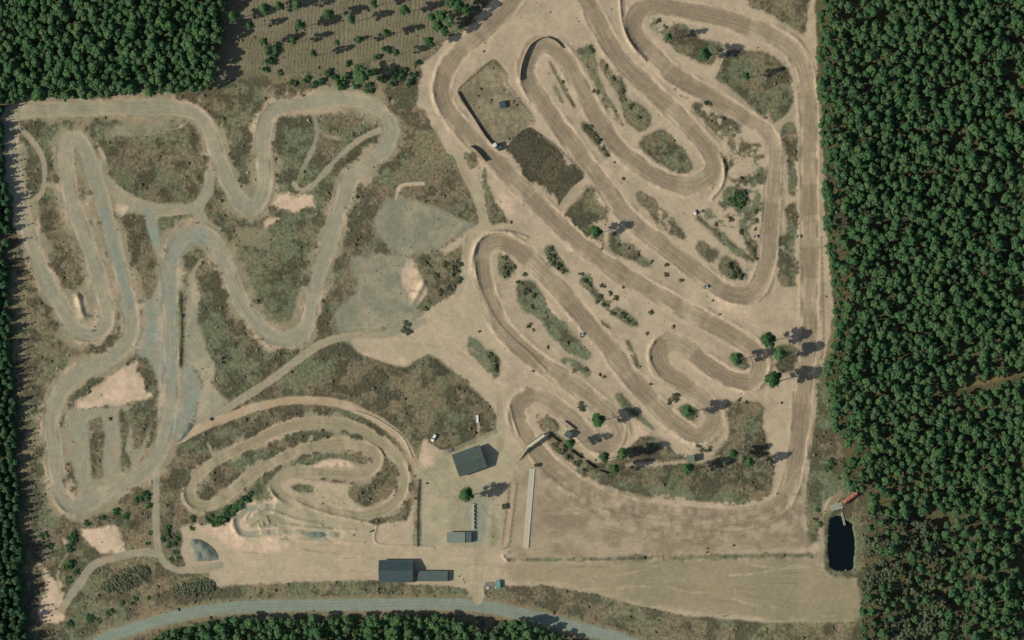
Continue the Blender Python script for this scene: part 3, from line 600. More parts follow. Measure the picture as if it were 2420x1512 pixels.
# ---------------------------------------------------------------- banks, berms and ditches
for pts, h, w in (([(1200, 1325), (1300, 1323), (1450, 1322), (1600, 1319), (1750, 1314), (1900, 1312), (1925, 1310)], 0.35, 5.0), ([(1200, 1325), (1188, 1312), (1202, 1305)], 0.8, 2.5),
                  ([(990, 1135), (986, 1200), (985, 1290)], 0.7, 3.0), ([(890, 1241), (891, 1284), (980, 1291), (1025, 1294)], 0.6, 2.0), ([(1232, 190), (1236, 150), (1250, 115), (1275, 95), (1300, 92), (1325, 105)], 0.9, 4.0),
                  ([(1464, -10), (1468, 40), (1478, 80), (1500, 115), (1525, 142)], 0.9, 3.0), ([(1120, 600), (1130, 570), (1160, 552), (1200, 548), (1245, 560)], 0.7, 3.0), ([(1122, 620), (1128, 660), (1150, 715), (1175, 760), (1210, 800), (1245, 830), (1290, 875)], 0.6, 2.5),
                  ([(1700, 365), (1712, 400), (1705, 440), (1680, 470)], 1.0, 4.0), ([(1205, 960), (1212, 990), (1225, 1030)], 0.6, 2.5), ([(1535, 845), (1545, 870), (1565, 895), (1600, 915)], 0.5, 2.5),
                  ([(1480, 1062), (1500, 1050), (1530, 1040), (1560, 1048), (1575, 1060)], 1.6, 8.0), ([(562, 1262), (555, 1245), (552, 1230)], 0.7, 6.0), ([(590, 1240), (610, 1228), (630, 1222)], 0.8, 4.0), ([(975, 715), (990, 690), (1000, 670)], 1.2, 7.0),
                  ([(600, 1215), (640, 1208), (700, 1228), (760, 1240)], 0.7, 4.0), ([(660, 1238), (720, 1246), (780, 1250), (840, 1252)], 0.6, 3.0), ([(640, 1274), (700, 1276), (780, 1280), (860, 1282)], 0.5, 3.0), ([(580, 1225), (590, 1212), (610, 1205)], 0.6, 3.0), ([(620, 1235), (622, 1242)], 0.8, 2.0), ([(632, 1228), (636, 1236)], 0.8, 2.0), ([(612, 1240), (616, 1248)], 0.8, 2.0), ([(700, 1186), (760, 1210), (830, 1226), (880, 1236)], 0.7, 2.5),
                  ([(1445, 985), (1475, 1000), (1478, 1030), (1465, 1060)], 0.6, 3.0), ([(183, 700), (190, 725), (195, 745)], 1.8, 8.0), ([(940, 870), (960, 880)], 0.6, 6.0), ([(425, 700), (427, 780), (425, 860)], 0.8, 5.0)):
    ridge(pts, h, w)
I([(1200, 1323), (1300, 1320), (1450, 1318), (1510, 1312), (1600, 1317), (1750, 1310), (1900, 1309), (1925, 1312), (1900, 1316), (1750, 1318), (1600, 1322), (1450, 1324), (1300, 1325)], 0.0, 0.8, 0.8, 4.0, soft=3.0, patch=0.38)
I([(981, 1135), (993, 1135), (991, 1200), (992, 1288), (978, 1288), (982, 1200)], 0.0, 0.7, 0.6, 2.0)
I([(421, 690), (430, 690), (431, 780), (430, 868), (423, 868), (421, 780)], 0.3, 0.6, 1.0, 2.0)
I([(1476, 1066), (1500, 1054), (1535, 1048), (1572, 1062), (1550, 1080), (1500, 1084)], 0.3, 0.4, 1.0)
# pond basin
POND = [(1962, 1222), (1975, 1217), (1988, 1217), (1999, 1229), (2013, 1235), (2018, 1274), (2017, 1328), (2012, 1346), (1972, 1347), (1960, 1335), (1957, 1294), (1960, 1240)]
sl, sd = poly_sd(POND, 30)
area([(1950, 1215), (1985, 1208), (2020, 1222), (2035, 1280), (2030, 1350), (1990, 1365), (1950, 1345), (1948, 1280)], H(0.15, 0.7), 'heath', 0.8, 5, 5)
Z[sl] -= 2.2 * (1 - sstep(sd + WOB[sl] * 3, -7, 3))
apply(sl, 1 - sstep(sd, -6, 0), K_(40, 38, 28), 'pond_bed', 0.0)

Z += (N_BIG - 0.5) * 0.5 + VEG * (N_FIN - 0.5) * 0.22 + (N_FIN - 0.5) * 0.04 * RW
edge = np.minimum.reduce([DX - gx[0], gx[-1] - DX, DY - gy[0], gy[-1] - DY])
Z *= sstep(edge, 0, 40)
# per-vertex grain of the soil itself
COL *= (0.93 + 0.14 * N_FIN + 0.05 * (N_PX - 0.5) + 0.12 * (N_SML - 0.5))[..., None]
COL = np.clip(COL, 0.005, 0.8)

def hz(x, y):                            # terrain height at world x, y
    i = (x / S + 1209.5 + MARG) / STEP; j = (-y / S + 756 + MARG) / STEP
    i = min(max(i, 0), NX - 1.001); j = min(max(j, 0), NY - 1.001)
    a, b = int(i), int(j); fa, fb = i - a, j - b
    return float((Z[b, a] * (1 - fa) + Z[b, a + 1] * fa) * (1 - fb) + (Z[b + 1, a] * (1 - fa) + Z[b + 1, a + 1] * fa) * fb)

# ---------------------------------------------------------------- ground material
gm, nt, b = new_mat('soil')
L = nt.links; N = nt.nodes
def node(t, **kw):
    n = N.new(t)
    for k_, v_ in kw.items(): setattr(n, k_, v_)
    return n
ac = node('ShaderNodeAttribute', attribute_name='soil'); act = node('ShaderNodeAttribute', attribute_name='ctl'); aru = node('ShaderNodeAttribute', attribute_name='rut')
geo = node('ShaderNodeNewGeometry')
sep = node('ShaderNodeSeparateXYZ'); L.new(act.outputs['Vector'], sep.inputs[0])
def noise(vec, sc, det=4, rough=0.6):
    n = node('ShaderNodeTexNoise'); n.inputs['Scale'].default_value = sc; n.inputs['Detail'].default_value = det; n.inputs['Roughness'].default_value = rough
    L.new(vec, n.inputs['Vector']); return n.outputs['Fac']
def mrange(val, a, b_, c, d_):
    n = node('ShaderNodeMapRange')
    for k_, v_ in zip(('From Min', 'From Max', 'To Min', 'To Max'), (a, b_, c, d_)): n.inputs[k_].default_value = v_
    L.new(val, n.inputs['Value']); return n.outputs['Result']
def math_(op, a, b_=None):
    n = node('ShaderNodeMath', operation=op)
    for i_, x_ in enumerate((a, b_)):
        if x_ is None: continue
        if isinstance(x_, (int, float)): n.inputs[i_].default_value = x_
        else: L.new(x_, n.inputs[i_])
    return n.outputs[0]
nf = noise(geo.outputs['Position'], 1.3, 5, 0.7)
nm = noise(geo.outputs['Position'], 0.22, 4, 0.6)
g1 = mrange(nf, 0.25, 0.75, 0.84, 1.16); g2 = mrange(nm, 0.3, 0.7, 0.92, 1.08)
stretch = node('ShaderNodeVectorMath', operation='MULTIPLY'); L.new(aru.outputs['Vector'], stretch.inputs[0]); stretch.inputs[1].default_value = (0.95, 0.04, 1)
nr = noise(stretch.outputs[0], 1.0, 5, 0.65)
rr = math_('MULTIPLY', mrange(nr, 0.3, 0.7, -0.27, 0.27), mrange(nm, 0.35, 0.65, 0.45, 1.25))
rutv = math_('ADD', math_('MULTIPLY', rr, sep.outputs['Y']), 1.0)
tot = math_('MULTIPLY', math_('MULTIPLY', g1, g2), rutv)
# low heather, moss and litter between the taller tufts
nv = noise(geo.outputs['Position'], 0.55, 5, 0.7)
nv2 = noise(geo.outputs['Position'], 0.35, 3, 0.6)
vr = node('ShaderNodeValToRGB')
vr.color_ramp.elements[0].position = 0.36; vr.color_ramp.elements[0].color = (0.62, 0.63, 0.61, 1)
vr.color_ramp.elements[1].position = 0.68; vr.color_ramp.elements[1].color = (1.32, 1.30, 1.28, 1)
L.new(nv, vr.inputs['Fac'])
vr2 = node('ShaderNodeValToRGB')
vr2.color_ramp.elements[0].position = 0.4; vr2.color_ramp.elements[0].color = (1.03, 0.99, 0.96, 1)
vr2.color_ramp.elements[1].position = 0.6; vr2.color_ramp.elements[1].color = (0.97, 1.01, 0.98, 1)
L.new(nv2, vr2.inputs['Fac'])
vm = node('ShaderNodeVectorMath', operation='MULTIPLY'); L.new(vr.outputs['Color'], vm.inputs[0]); L.new(vr2.outputs['Color'], vm.inputs[1])
mixv = node('ShaderNodeMix', data_type='VECTOR'); L.new(sep.outputs['X'], mixv.inputs['Factor']); mixv.inputs[4].default_value = (1, 1, 1); L.new(vm.outputs[0], mixv.inputs[5])
cm = node('ShaderNodeVectorMath', operation='MULTIPLY'); L.new(ac.outputs['Color'], cm.inputs[0]); L.new(mixv.outputs[1], cm.inputs[1])
cs = node('ShaderNodeVectorMath', operation='SCALE'); L.new(cm.outputs[0], cs.inputs[0]); L.new(tot, cs.inputs['Scale'])
L.new(cs.outputs[0], b.inputs['Base Color'])
b.inputs['Roughness'].default_value = 0.95; b.inputs['Specular IOR Level'].default_value = 0.1
hgt = math_('ADD', math_('MULTIPLY', nf, 0.35), math_('MULTIPLY', math_('MULTIPLY', nr, sep.outputs['Y']), 0.5))
hgt = math_('ADD', hgt, math_('MULTIPLY', math_('MULTIPLY', nv, sep.outputs['X']), 1.3))
bp = node('ShaderNodeBump'); bp.inputs['Strength'].default_value = 0.55; bp.inputs['Distance'].default_value = 0.35
L.new(hgt, bp.inputs['Height']); L.new(bp.outputs['Normal'], b.inputs['Normal'])

# ---------------------------------------------------------------- ground objects, one per surface
WXg = (DX - 1209.5) * S; WYg = -(DY - 756) * S
VV = np.stack([WXg, WYg, Z], -1).reshape(-1, 3)
idx = np.arange(NX * NY).reshape(NY, NX)
Q = np.stack([idx[1:, :-1], idx[1:, 1:], idx[:-1, 1:], idx[:-1, :-1]], -1).reshape(-1, 4)
qc = CLS[:-1, :-1].reshape(-1)
colf = np.concatenate([COL.reshape(-1, 3), np.ones((NX * NY, 1))], 1)
ctlf = np.stack([VEG, RW, np.zeros_like(VEG)], -1).reshape(-1, 3)
rutf = np.stack([RU, RV, np.zeros_like(RU)], -1).reshape(-1, 3)
def np_mesh(name, v, f, mat, smooth_=True):
    me = bpy.data.meshes.new(name)
    k = f.shape[1]
    me.vertices.add(len(v)); me.vertices.foreach_set('co', np.ascontiguousarray(v, np.float32).ravel())
    me.loops.add(f.size); me.loops.foreach_set('vertex_index', np.ascontiguousarray(f, np.int32).ravel())
    me.polygons.add(len(f)); me.polygons.foreach_set('loop_start', np.arange(0, f.size, k, dtype=np.int32))
    me.polygons.foreach_set('loop_total', np.full(len(f), k, np.int32))
    me.polygons.foreach_set('use_smooth', np.full(len(f), smooth_, bool))
    me.materials.append(mat)
    me.update(calc_edges=True)
    return me
def add_attr(me, name, typ, data, dom='POINT'):
    a = me.attributes.new(name, typ, dom)
    a.data.foreach_set('color' if typ == 'FLOAT_COLOR' else ('vector' if typ == 'FLOAT_VECTOR' else 'value'), np.ascontiguousarray(data, np.float32).ravel())
for ci, cname in enumerate(CLASSES):
    f = Q[qc == ci]
    if len(f) == 0: continue
    used, inv = np.unique(f, return_inverse=True)
    v = VV[used]; f = inv.reshape(-1, 4)
    cf, ct, rt = colf[used], ctlf[used], rutf[used]
    if cname == 'ground':                # the sheet goes on to the horizon around the surveyed part
        x0, x1, y0, y1 = WXg[0, 0], WXg[0, -1], WYg[-1, 0], WYg[0, 0]
        R = 9000.0
        o8 = np.array([(x0, y0, 0), (x1, y0, 0), (x1, y1, 0), (x0, y1, 0), (-R, -R, 0), (R, -R, 0), (R, R, 0), (-R, R, 0)], float)
        n0 = len(v)
        f = np.concatenate([f, np.array([(4, 5, 1, 0), (5, 6, 2, 1), (6, 7, 3, 2), (7, 4, 0, 3)]) + n0])
        v = np.concatenate([v, o8]); cf = np.concatenate([cf, np.tile([*(HBR * 0.6 + HGR * 0.4), 1], (8, 1))])
        ct = np.concatenate([ct, np.tile([1.0, 0, 0], (8, 1))]); rt = np.concatenate([rt, np.zeros((8, 3))])
    me = np_mesh(cname, v, f, gm)
    add_attr(me, 'soil', 'FLOAT_COLOR', cf); add_attr(me, 'ctl', 'FLOAT_VECTOR', ct); add_attr(me, 'rut', 'FLOAT_VECTOR', rt)
    tag(link_mesh(cname, me), kind='structure')

# pond water
wm, nt, b = new_mat('pond_water')
b.inputs['Base Color'].default_value = (0.004, 0.008, 0.009, 1); b.inputs['Roughness'].default_value = 0.12; b.inputs['Specular IOR Level'].default_value = 0.18
nz = nt.nodes.new('ShaderNodeTexNoise'); nz.inputs['Scale'].default_value = 3.0
bpn = nt.nodes.new('ShaderNodeBump'); bpn.inputs['Strength'].default_value = 0.085
nt.links.new(nz.outputs['Fac'], bpn.inputs['Height']); nt.links.new(bpn.outputs['Normal'], b.inputs['Normal'])
q = smooth(POND, True, 6)[:-1]
cxp, cyp = q.mean(0)
pv = [(wx(cxp), wy(cyp), -0.75)] + [(wx(cxp + (x - cxp) * 1.06), wy(cyp + (y - cyp) * 1.04), -0.75) for x, y in q]
n = len(q)
mb = MB(); mb.poly(pv, [(0, 1 + (k + 1) % n, 1 + k) for k in range(n)])
tag(mb.build('pond_water', wm), kind='structure')

# ================================================================== vegetation
M_PINE = foliage('pine_needles', (64, 100, 66), (108, 138, 90), 0.4, (86, 122, 78))
M_SPRUCE = foliage('spruce_needles', (48, 80, 54), (84, 116, 78), 0.25)
M_BUSH = foliage('shrub_leaves', (84, 92, 64), (126, 132, 98), 0.25)
M_BARE = foliage('bare_twigs', (86, 100, 72), (120, 132, 98), 0.4)
M_TUFT = foliage('heath_tufts', (82, 76, 58), (124, 118, 92), 0.1)
M_BARK = paint('pine_bark', (118, 92, 70), 0.95, 0.25, 3.0)
M_GREYBARK = paint('grey_bark', (128, 122, 110), 0.95, 0.25, 3.0)

_t = (1 + 5 ** 0.5) / 2
ICO_V = np.array([(-1, _t, 0), (1, _t, 0), (-1, -_t, 0), (1, -_t, 0), (0, -1, _t), (0, 1, _t), (0, -1, -_t), (0, 1, -_t), (_t, 0, -1), (_t, 0, 1), (-_t, 0, -1), (-_t, 0, 1)], float)
ICO_V /= np.linalg.norm(ICO_V[0])
ICO_F = np.array([(0, 11, 5), (0, 5, 1), (0, 1, 7), (0, 7, 10), (0, 10, 11), (1, 5, 9), (5, 11, 4), (11, 10, 2), (10, 7, 6), (7, 1, 8), (3, 9, 4), (3, 4, 2), (3, 2, 6), (3, 6, 8), (3, 8, 9), (4, 9, 5), (2, 4, 11), (6, 2, 10), (8, 6, 7), (9, 8, 1)])

def leaf_cloud(clumps, r, cards, size, core=0.8):
    """clumps: list of (centre, radius, flatten); returns verts, tris, tint"""
    vs, fs, ts = [], [], []; n = 0
    for c, rad, fl in clumps:
        base = r.random() * 0.45 + 0.1
        if core > 0:
            v = ICO_V * (rad * core) * (0.62 + 0.7 * r.random((12, 1)))
            v = v * np.array([1, 1, fl]) + c
            vs.append(v); fs.append(ICO_F + n); ts.append(base + 0.16 * (r.random(20) - 0.5)); n += 12
        m = max(1, int(cards * rad))
        d = r.normal(size=(m, 3)); d /= np.linalg.norm(d, axis=1)[:, None]; d[:, 2] = np.abs(d[:, 2]) * 0.9 - 0.15
        p = c + d * rad * np.array([1, 1, fl]) * (0.75 + 0.45 * r.random((m, 1)))
        a = r.normal(size=(m, 3)); a /= np.linalg.norm(a, axis=1)[:, None]
        bb = np.cross(a, d + 0.3 * r.normal(size=(m, 3))); bb /= np.linalg.norm(bb, axis=1)[:, None] + 1e-6
        sz = size * (0.6 + 0.8 * r.random((m, 1)))
        tri = np.stack([p - a * sz, p + a * sz * 0.7 + bb * sz * 0.5, p + bb * sz - a * sz * 0.2], 1).reshape(-1, 3)
        vs.append(tri); fs.append(np.arange(m * 3).reshape(-1, 3) + n); ts.append(base + 0.25 * (r.random(m) - 0.3)); n += m * 3
    return np.concatenate(vs), np.concatenate(fs), np.clip(np.concatenate(ts), 0, 1)

def trunk_shape(r, h, rad, limbs, z0, reach, lean=0.15):
    mb = MB()
    p = [Vector((0, 0, -0.3))]
    for k in range(1, 5):
        p.append(Vector(((r.random() - 0.5) * lean * k, (r.random() - 0.5) * lean * k, h * k / 4)))
    for k in range(4):
        mb.bar(p[k], p[k + 1], rad * (1 - 0.2 * k), 6, rad * (1 - 0.2 * (k + 1)))
    for k in range(limbs):
        z = z0 + (h - z0) * (k + 0.3) / limbs; a = r.random() * 6.283; L_ = reach * (0.6 + 0.5 * r.random())
        mb.bar((0, 0, z), (math.cos(a) * L_, math.sin(a) * L_, z + L_ * 0.35), rad * 0.32, 4, rad * 0.1)
    v = np.array(mb.v); fs = []
    for f in mb.f:
        for i in range(1, len(f) - 1): fs.append((f[0], f[i], f[i + 1]))
    return v, np.array(fs)

def pine_shape(seed, h=13.0, R=2.4, depth=5.0, slim=False):
    r = np.random.default_rng(seed); cl = []
    n = 20 if not slim else 26
    for i in range(n):
        t = (i + 0.5) / n
        rr = R * math.sqrt(t) * 0.82 * (0.7 + 0.5 * r.random()); a = i * 2.4 + r.random()
        z = h - depth * (0.08 + 0.74 * t ** (1.2 if not slim else 1.0)) + (r.random() - 0.5) * depth * 0.22
        cl.append((np.array([math.cos(a) * rr, math.sin(a) * rr, z]), R * (0.26 + 0.2 * r.random() + (0.1 if slim else 0)), 0.8))
    return leaf_cloud(cl, r, 13 if not slim else 22, 0.36, 0.95 if not slim else 0.78), trunk_shape(r, h * 0.96, 0.2, 8, h - depth, R * 0.8)
def spruce_shape(seed, h=14.0, R=2.1):
    r = np.random.default_rng(seed); cl = []
    for lev in range(7):
        t = lev / 6.0; rad = R * (1 - t) ** 0.85; z = h * (0.16 + 0.78 * t)
        k = max(1, int(6 * (1 - t) + 0.5))
        for i in range(k):
            a = 6.283 * (i + r.random() * 0.6) / k + lev
            cl.append((np.array([math.cos(a) * rad * 0.7, math.sin(a) * rad * 0.7, z + (r.random() - .5) * 0.6]), 0.3 + rad * 0.42, 0.9))
    cl.append((np.array([0, 0, h - 0.5]), 0.35, 1.8))
    return leaf_cloud(cl, r, 6, 0.36, 1.0), trunk_shape(r, h * 0.97, 0.22, 8, 2.0, R * 0.7)
def bare_shape(seed, h=11.0, R=3.2):
    r = np.random.default_rng(seed); cl = []
    for i in range(15):
        a = r.random() * 6.283; rr = R * math.sqrt(r.random()) * 0.85
        cl.append((np.array([math.cos(a) * rr, math.sin(a) * rr, h * (0.62 + 0.36 * r.random() * (1 - rr / R * 0.5))]), R * (0.26 + 0.18 * r.random()), 0.9))
    return leaf_cloud(cl, r, 12, 0.42, 1.05), trunk_shape(r, h * 0.9, 0.18, 12, h * 0.35, R * 0.85, 0.3)
def bush_shape(seed, R=1.0):
    r = np.random.default_rng(seed); cl = []
    for i in range(9):
        a = r.random() * 6.283; rr = R * math.sqrt(r.random()) * 0.8
        cl.append((np.array([math.cos(a) * rr, math.sin(a) * rr, R * (0.25 + 0.5 * r.random() * (1.1 - rr / R))]), R * (0.22 + 0.22 * r.random()), 0.8))
    lc = leaf_cloud(cl, r, 40 / R, 0.22 * R, 0.8)
    return lc, trunk_shape(r, 0.6 * R, 0.04 * R, 6, 0.0, R * 0.6, 0.1)

def leaf_mesh(name, shape, mat):
    v, f, t = shape
    me = np_mesh(name, v, f, mat, False)
    add_attr(me, 'tint', 'FLOAT', t, 'FACE')
    return me
def wood_mesh(name, shape, mat):
    return np_mesh(name, shape[0], shape[1], mat, True)
class Kind:
    def __init__(s, fn, n, seed, mat, bark, part='crown', stem='trunk', **kw):
        s.shapes = [fn(seed + i, **kw) for i in range(n)]
        s.crowns = [leaf_mesh(part, sh[0], mat) for sh in s.shapes]
        s.trunks = [wood_mesh(stem, sh[1], bark) for sh in s.shapes]
        s.part, s.stem, s.mat, s.bark = part, stem, mat, bark
    def place(s, name, label, cat, x, y, sc, group=None, wide=1.0, i=None, rz=None):
        i = random.randrange(len(s.crowns)) if i is None else i
        o = thing(name, label, cat, (x, y, hz(x, y) - 0.05), random.random() * 6.283 if rz is None else rz, group)
        o.scale = (sc * wide, sc * wide, sc)
        link_mesh(s.stem, s.trunks[i], o); link_mesh(s.part, s.crowns[i], o)
        return o
PINE = Kind(pine_shape, 7, 100, M_PINE, M_BARK, h=13.0, R=2.75, depth=5.0)
SEED = Kind(pine_shape, 6, 140, M_PINE, M_BARK, h=16.0, R=2.6, depth=9.0, slim=True)
SPRUCE = Kind(spruce_shape, 5, 160, M_SPRUCE, M_BARK)
BARE = Kind(bare_shape, 5, 180, M_BARE, M_GREYBARK)
BUSH = Kind(bush_shape, 6, 200, M_BUSH, M_GREYBARK, 'foliage', 'stem')
DBUSH = Kind(bush_shape, 4, 220, M_PINE, M_GREYBARK, 'foliage', 'stem')

def inside(p, poly):
    x, y = p; c = False; n = len(poly)
    for i in range(n):
        x1, y1 = poly[i]; x2, y2 = poly[(i + 1) % n]
        if (y1 > y) != (y2 > y) and x < (x2 - x1) * (y - y1) / (y2 - y1) + x1: c = not c
    return c
def grid_at(A, p):
    i = int((p[0] + MARG) / STEP); j = int((p[1] + MARG) / STEP)
    return A[min(max(j, 0), NY - 1), min(max(i, 0), NX - 1)]
def scatter(poly, dmin, box, thin=0.0, tries=9000, avoid=None, seed=1):
    r = random.Random(seed); pts = []; cell = {}
    x0, x1, y0, y1 = box
    for _ in range(tries):
        p = (r.uniform(x0, x1), r.uniform(y0, y1))
        if not inside(p, poly): continue
        if avoid and avoid(p): continue
        if thin and grid_at(N_SML, p) * 0.6 + grid_at(N_MID, p) * 0.4 < thin: continue
        d = dmin * r.uniform(0.8, 1.25)
        k = (int(p[0] // 30), int(p[1] // 30)); ok = True
        for a in (-1, 0, 1):
            for b_ in (-1, 0, 1):
                for qq in cell.get((k[0] + a, k[1] + b_), ()):
                    if (qq[0] - p[0]) ** 2 + (qq[1] - p[1]) ** 2 < d * d: ok = False
        if ok:
            pts.append(p); cell.setdefault(k, []).append(p)
    return pts
def ride(p):
    return p[0] > 2170 and abs(p[1] - (936 - (p[0] - 2190) * 0.243)) < 12
FRAME = (-75, 2480, -70, 1570)
pines = []
for P, tag_, dm, thin, box, sd_ in ((F_E, 'E', 12.6, 0.40, (1925, 2480, -70, 1235), 3), (F_NW, 'N', 12.8, 0.38, (-75, 545, -70, 246), 4), (F_S, 'S', 12.6, 0.33, (300, 1340, 1455, 1570), 5)):
    for p in scatter(P, dm, box, thin, 14000, ride, sd_):
        sc = random.triangular(0.45, 1.12, 0.78) * (0.9 if tag_ == 'S' else 1.0)
        pines.append((p, tag_, sc, random.uniform(0.95, 1.3)))
def in_view(p): return -5 < p[0] < 2424 and -5 < p[1] < 1517
vis = sorted([t for t in pines if in_view(t[0])], key=lambda t: -t[2] * t[3])
first, rest = vis[:190], vis[190:] + [t for t in pines if not in_view(t[0])]
def where(p, tg):
    if tg == 'N':
        return ('pine at the right end of the top left forest, next to the clearing', 'pines beside the clearing') if p[0] > 400 else (('pine on the lower edge of the top left forest, above the western circuit', 'pines above the western circuit') if p[1] > 150 else ('pine deep in the forest of the top left corner', 'pines of the top left corner'))
    if tg == 'S':
        return ('pine in the forest strip below the road, left half', 'pines below the road, left') if p[0] < 720 else ('pine in the forest strip below the road, right half', 'pines below the road, right')
    if p[0] < 2000:
        return ('pine on the outermost left edge of the right-hand forest, facing the long straight', 'edge pines of the right-hand forest') if p[1] < 900 else ('pine on the left edge of the right-hand forest above the red tank', 'edge pines above the red tank')
    if p[1] < 250: return ('large pine in the right-hand forest near the top of the picture', 'pines near the top right')
    if p[1] < 560: return ('large pine in the upper middle of the right-hand forest', 'pines of the upper right forest')
    if p[1] < 900 and not p[1] > 936 - (p[0] - 2190) * 0.243: return ('large pine in the right-hand forest above the narrow grassy ride', 'pines above the ride')
    return ('large pine in the right-hand forest below the narrow grassy ride', 'pines below the ride')
for p, tg, sc, wd in first:
    x, y = G(p, 10.5 * sc)
    lb_, gr_ = where(p, tg)
    PINE.place('pine_tree', lb_, 'pine tree', x, y, sc, gr_, wd)
def merged(name, kind, items, hc):
    cv, cf, ct, tv, tf = [], [], [], [], []; nc = nw = 0
    for p, tg, sc, wd in items:
        x, y = G(p, hc * sc); a = random.random() * 6.283
        sh = random.choice(kind.shapes)
        R_ = np.array([[math.cos(a), -math.sin(a), 0], [math.sin(a), math.cos(a), 0], [0, 0, 1]]) * np.array([sc * wd, sc * wd, sc])[:, None]
        off = np.array([x, y, hz(x, y) - 0.05])
        v, f, t = sh[0]; cv.append(v @ R_.T + off); cf.append(f + nc); nc += len(v); ct.append(np.clip(t + random.uniform(-0.1, 0.45), 0, 1))
        v, f = sh[1]; tv.append(v @ R_.T + off); tf.append(f + nw); nw += len(v)
    o = bpy.data.objects.new(name, None); C.objects.link(o)
    me = np_mesh('crowns', np.concatenate(cv), np.concatenate(cf), kind.mat, False); add_attr(me, 'tint', 'FLOAT', np.concatenate(ct), 'FACE')
    tag(link_mesh('crowns', me, o), kind='stuff')
    tag(link_mesh('trunks', np_mesh('trunks', np.concatenate(tv), np.concatenate(tf), kind.bark), o), kind='stuff')
    return o
tag(merged('pine_forest', PINE, rest, 10.5), 'smaller pines filling the dense forest between the large crowns', 'forest', kind='stuff')

# spruces along the left edge
out_ = []
for p in scatter(F_W, 15.0, (-75, 62, 236, 1570), 0.0, 5000, None, 8):
    sc = random.uniform(0.55, 0.8) + (0.22 if p[1] > 1290 else 0)
    if p[0] < -4 or p[1] > 1515:
        out_.append((p, '', sc, 1.5)); continue
    x, y = G(p, 8 * sc)
    lb_ = 'beside the upper part of the western circuit' if p[1] < 620 else ('beside the middle of the western circuit' if p[1] < 900 else ('beside the lower bend of the western circuit' if p[1] < 1290 else 'beside the pale sand in the bottom left corner'))
    SPRUCE.place('spruce_tree', 'dark pointed spruce on the left edge ' + lb_, 'spruce tree', x, y, sc, 'left edge spruces ' + lb_, 1.55)
tag(merged('spruce_forest', SPRUCE, out_, 8.0), 'dark spruce wood going on beyond the left edge', 'forest', kind='stuff')
# bare broadleaf wood by the pond, with pines between
WOOD = [(2050, 1205), (2100, 1215), (2160, 1225), (2215, 1250), (2235, 1300), (2225, 1360), (2240, 1420), (2215, 1512), (2210, 1570), (2030, 1570), (2034, 1470), (2040, 1420), (2034, 1375), (2050, 1330), (2056, 1250)]
for p in scatter(WOOD, 15.5, (2020, 2400, 1170, 1570), 0.0, 3000, None, 12):
    if p[0] > 2424 or p[1] > 1517: continue
    if random.random() < 0.76:
        sc = random.uniform(0.5, 0.9); x, y = G(p, 8 * sc)
        BARE.place('broadleaf_tree', 'bare grey-green broadleaf tree in the wood right of the pond', 'tree', x, y, sc, 'bare trees right of the pond', 1.25)
    else:
        sc = random.uniform(0.7, 1.1); x, y = G(p, 10 * sc)
        PINE.place('pine_tree', 'green pine among the bare trees right of the pond', 'pine tree', x, y, sc, 'pines among the bare trees')
FAR = [(2225, 1570), (2230, 1512), (2252, 1420), (2240, 1360), (2250, 1300), (2225, 1240), (2300, 1225), (2380, 1215), (2560, 1200), (2560, 1600), (2230, 1600)]
for p in scatter(FAR, 20, (2200, 2490, 1180, 1570), 0.3, 3000, None, 13):
    if p[0] > 2440 or p[1] > 1530: continue
    sc = random.uniform(0.85, 1.4); x, y = G(p, 10.5 * sc)
    PINE.place('pine_tree', 'tall broad pine in the bottom right corner casting a deep shadow', 'pine tree', x, y, sc, 'tall pines of the bottom right corner', 0.95)

# single trees: crown position, height scale, width, label
def lone(p, sc, wide, label, kind=SEED, name='pine_tree', cat='pine tree', hc=12.0, group=None):
    x, y = G(p, hc * sc)
    kind.place(name, label, cat, x, y, sc, group, wide)
lone((1101, 1167), 1.0, 1.5, 'round-crowned pine standing alone on the yard above the long white wash stand')
lone((1580, 86), 0.95, 0.8, 'slender pine at the upper left end of the heath island inside the top right loop')
lone((1663, 127), 0.95, 1.5, 'bushy pine on the heath island beside the sandy gap at top right')
lone((1762, 178), 0.95, 0.85, 'thin pine alone in the middle of the large oval heath at top right')
lone((1406, 546), 0.9, 1.45, 'round green pine beside the short sandy crossing in the middle of the course')
lone((1412, 990), 1.0, 1.5, 'round pine inside the hairpin right of the footbridge')
lone((1347, 1046), 1.0, 1.05, 'pine next to the flat-roofed hut by the footbridge')
lone((1624, 970), 1.0, 1.4, 'dark pine on the heath patch inside the lower right hairpin')
lone((1740, 846), 0.95, 1.4, 'pine on the curved heath patch inside the right hairpin')
lone((1814, 802), 1.05, 1.5, 'uppermost of the three pines beside the long right straight')
lone((1842, 834), 1.05, 1.4, 'middle one of the three pines beside the long right straight')
lone((1826, 896), 1.15, 1.5, 'lowest of the three pines beside the long right straight')
lone((1427, 1080), 1.05, 1.1, 'pine at the left end of the dark heath mound')
lone((1470, 1070), 1.1, 1.15, 'broad pine overshadowing the dark heath mound')
lone((1450, 1106), 0.95, 1.1, 'pale pine just below the dark heath mound')
lone((1624, 1106), 1.15, 1.15, 'tall pine right below the green-roofed hut on the heath')
lone((1732, 1070), 0.95, 1.0, 'pine on the heath block left of the two standing by its lower right edge')
lone((1770, 1092), 1.0, 1.05, 'pine at the lower right edge of the heath block near the long bend')
lone((1758, 1082), 0.6, 0.9, 'small pine between two taller ones at the right of the heath block')
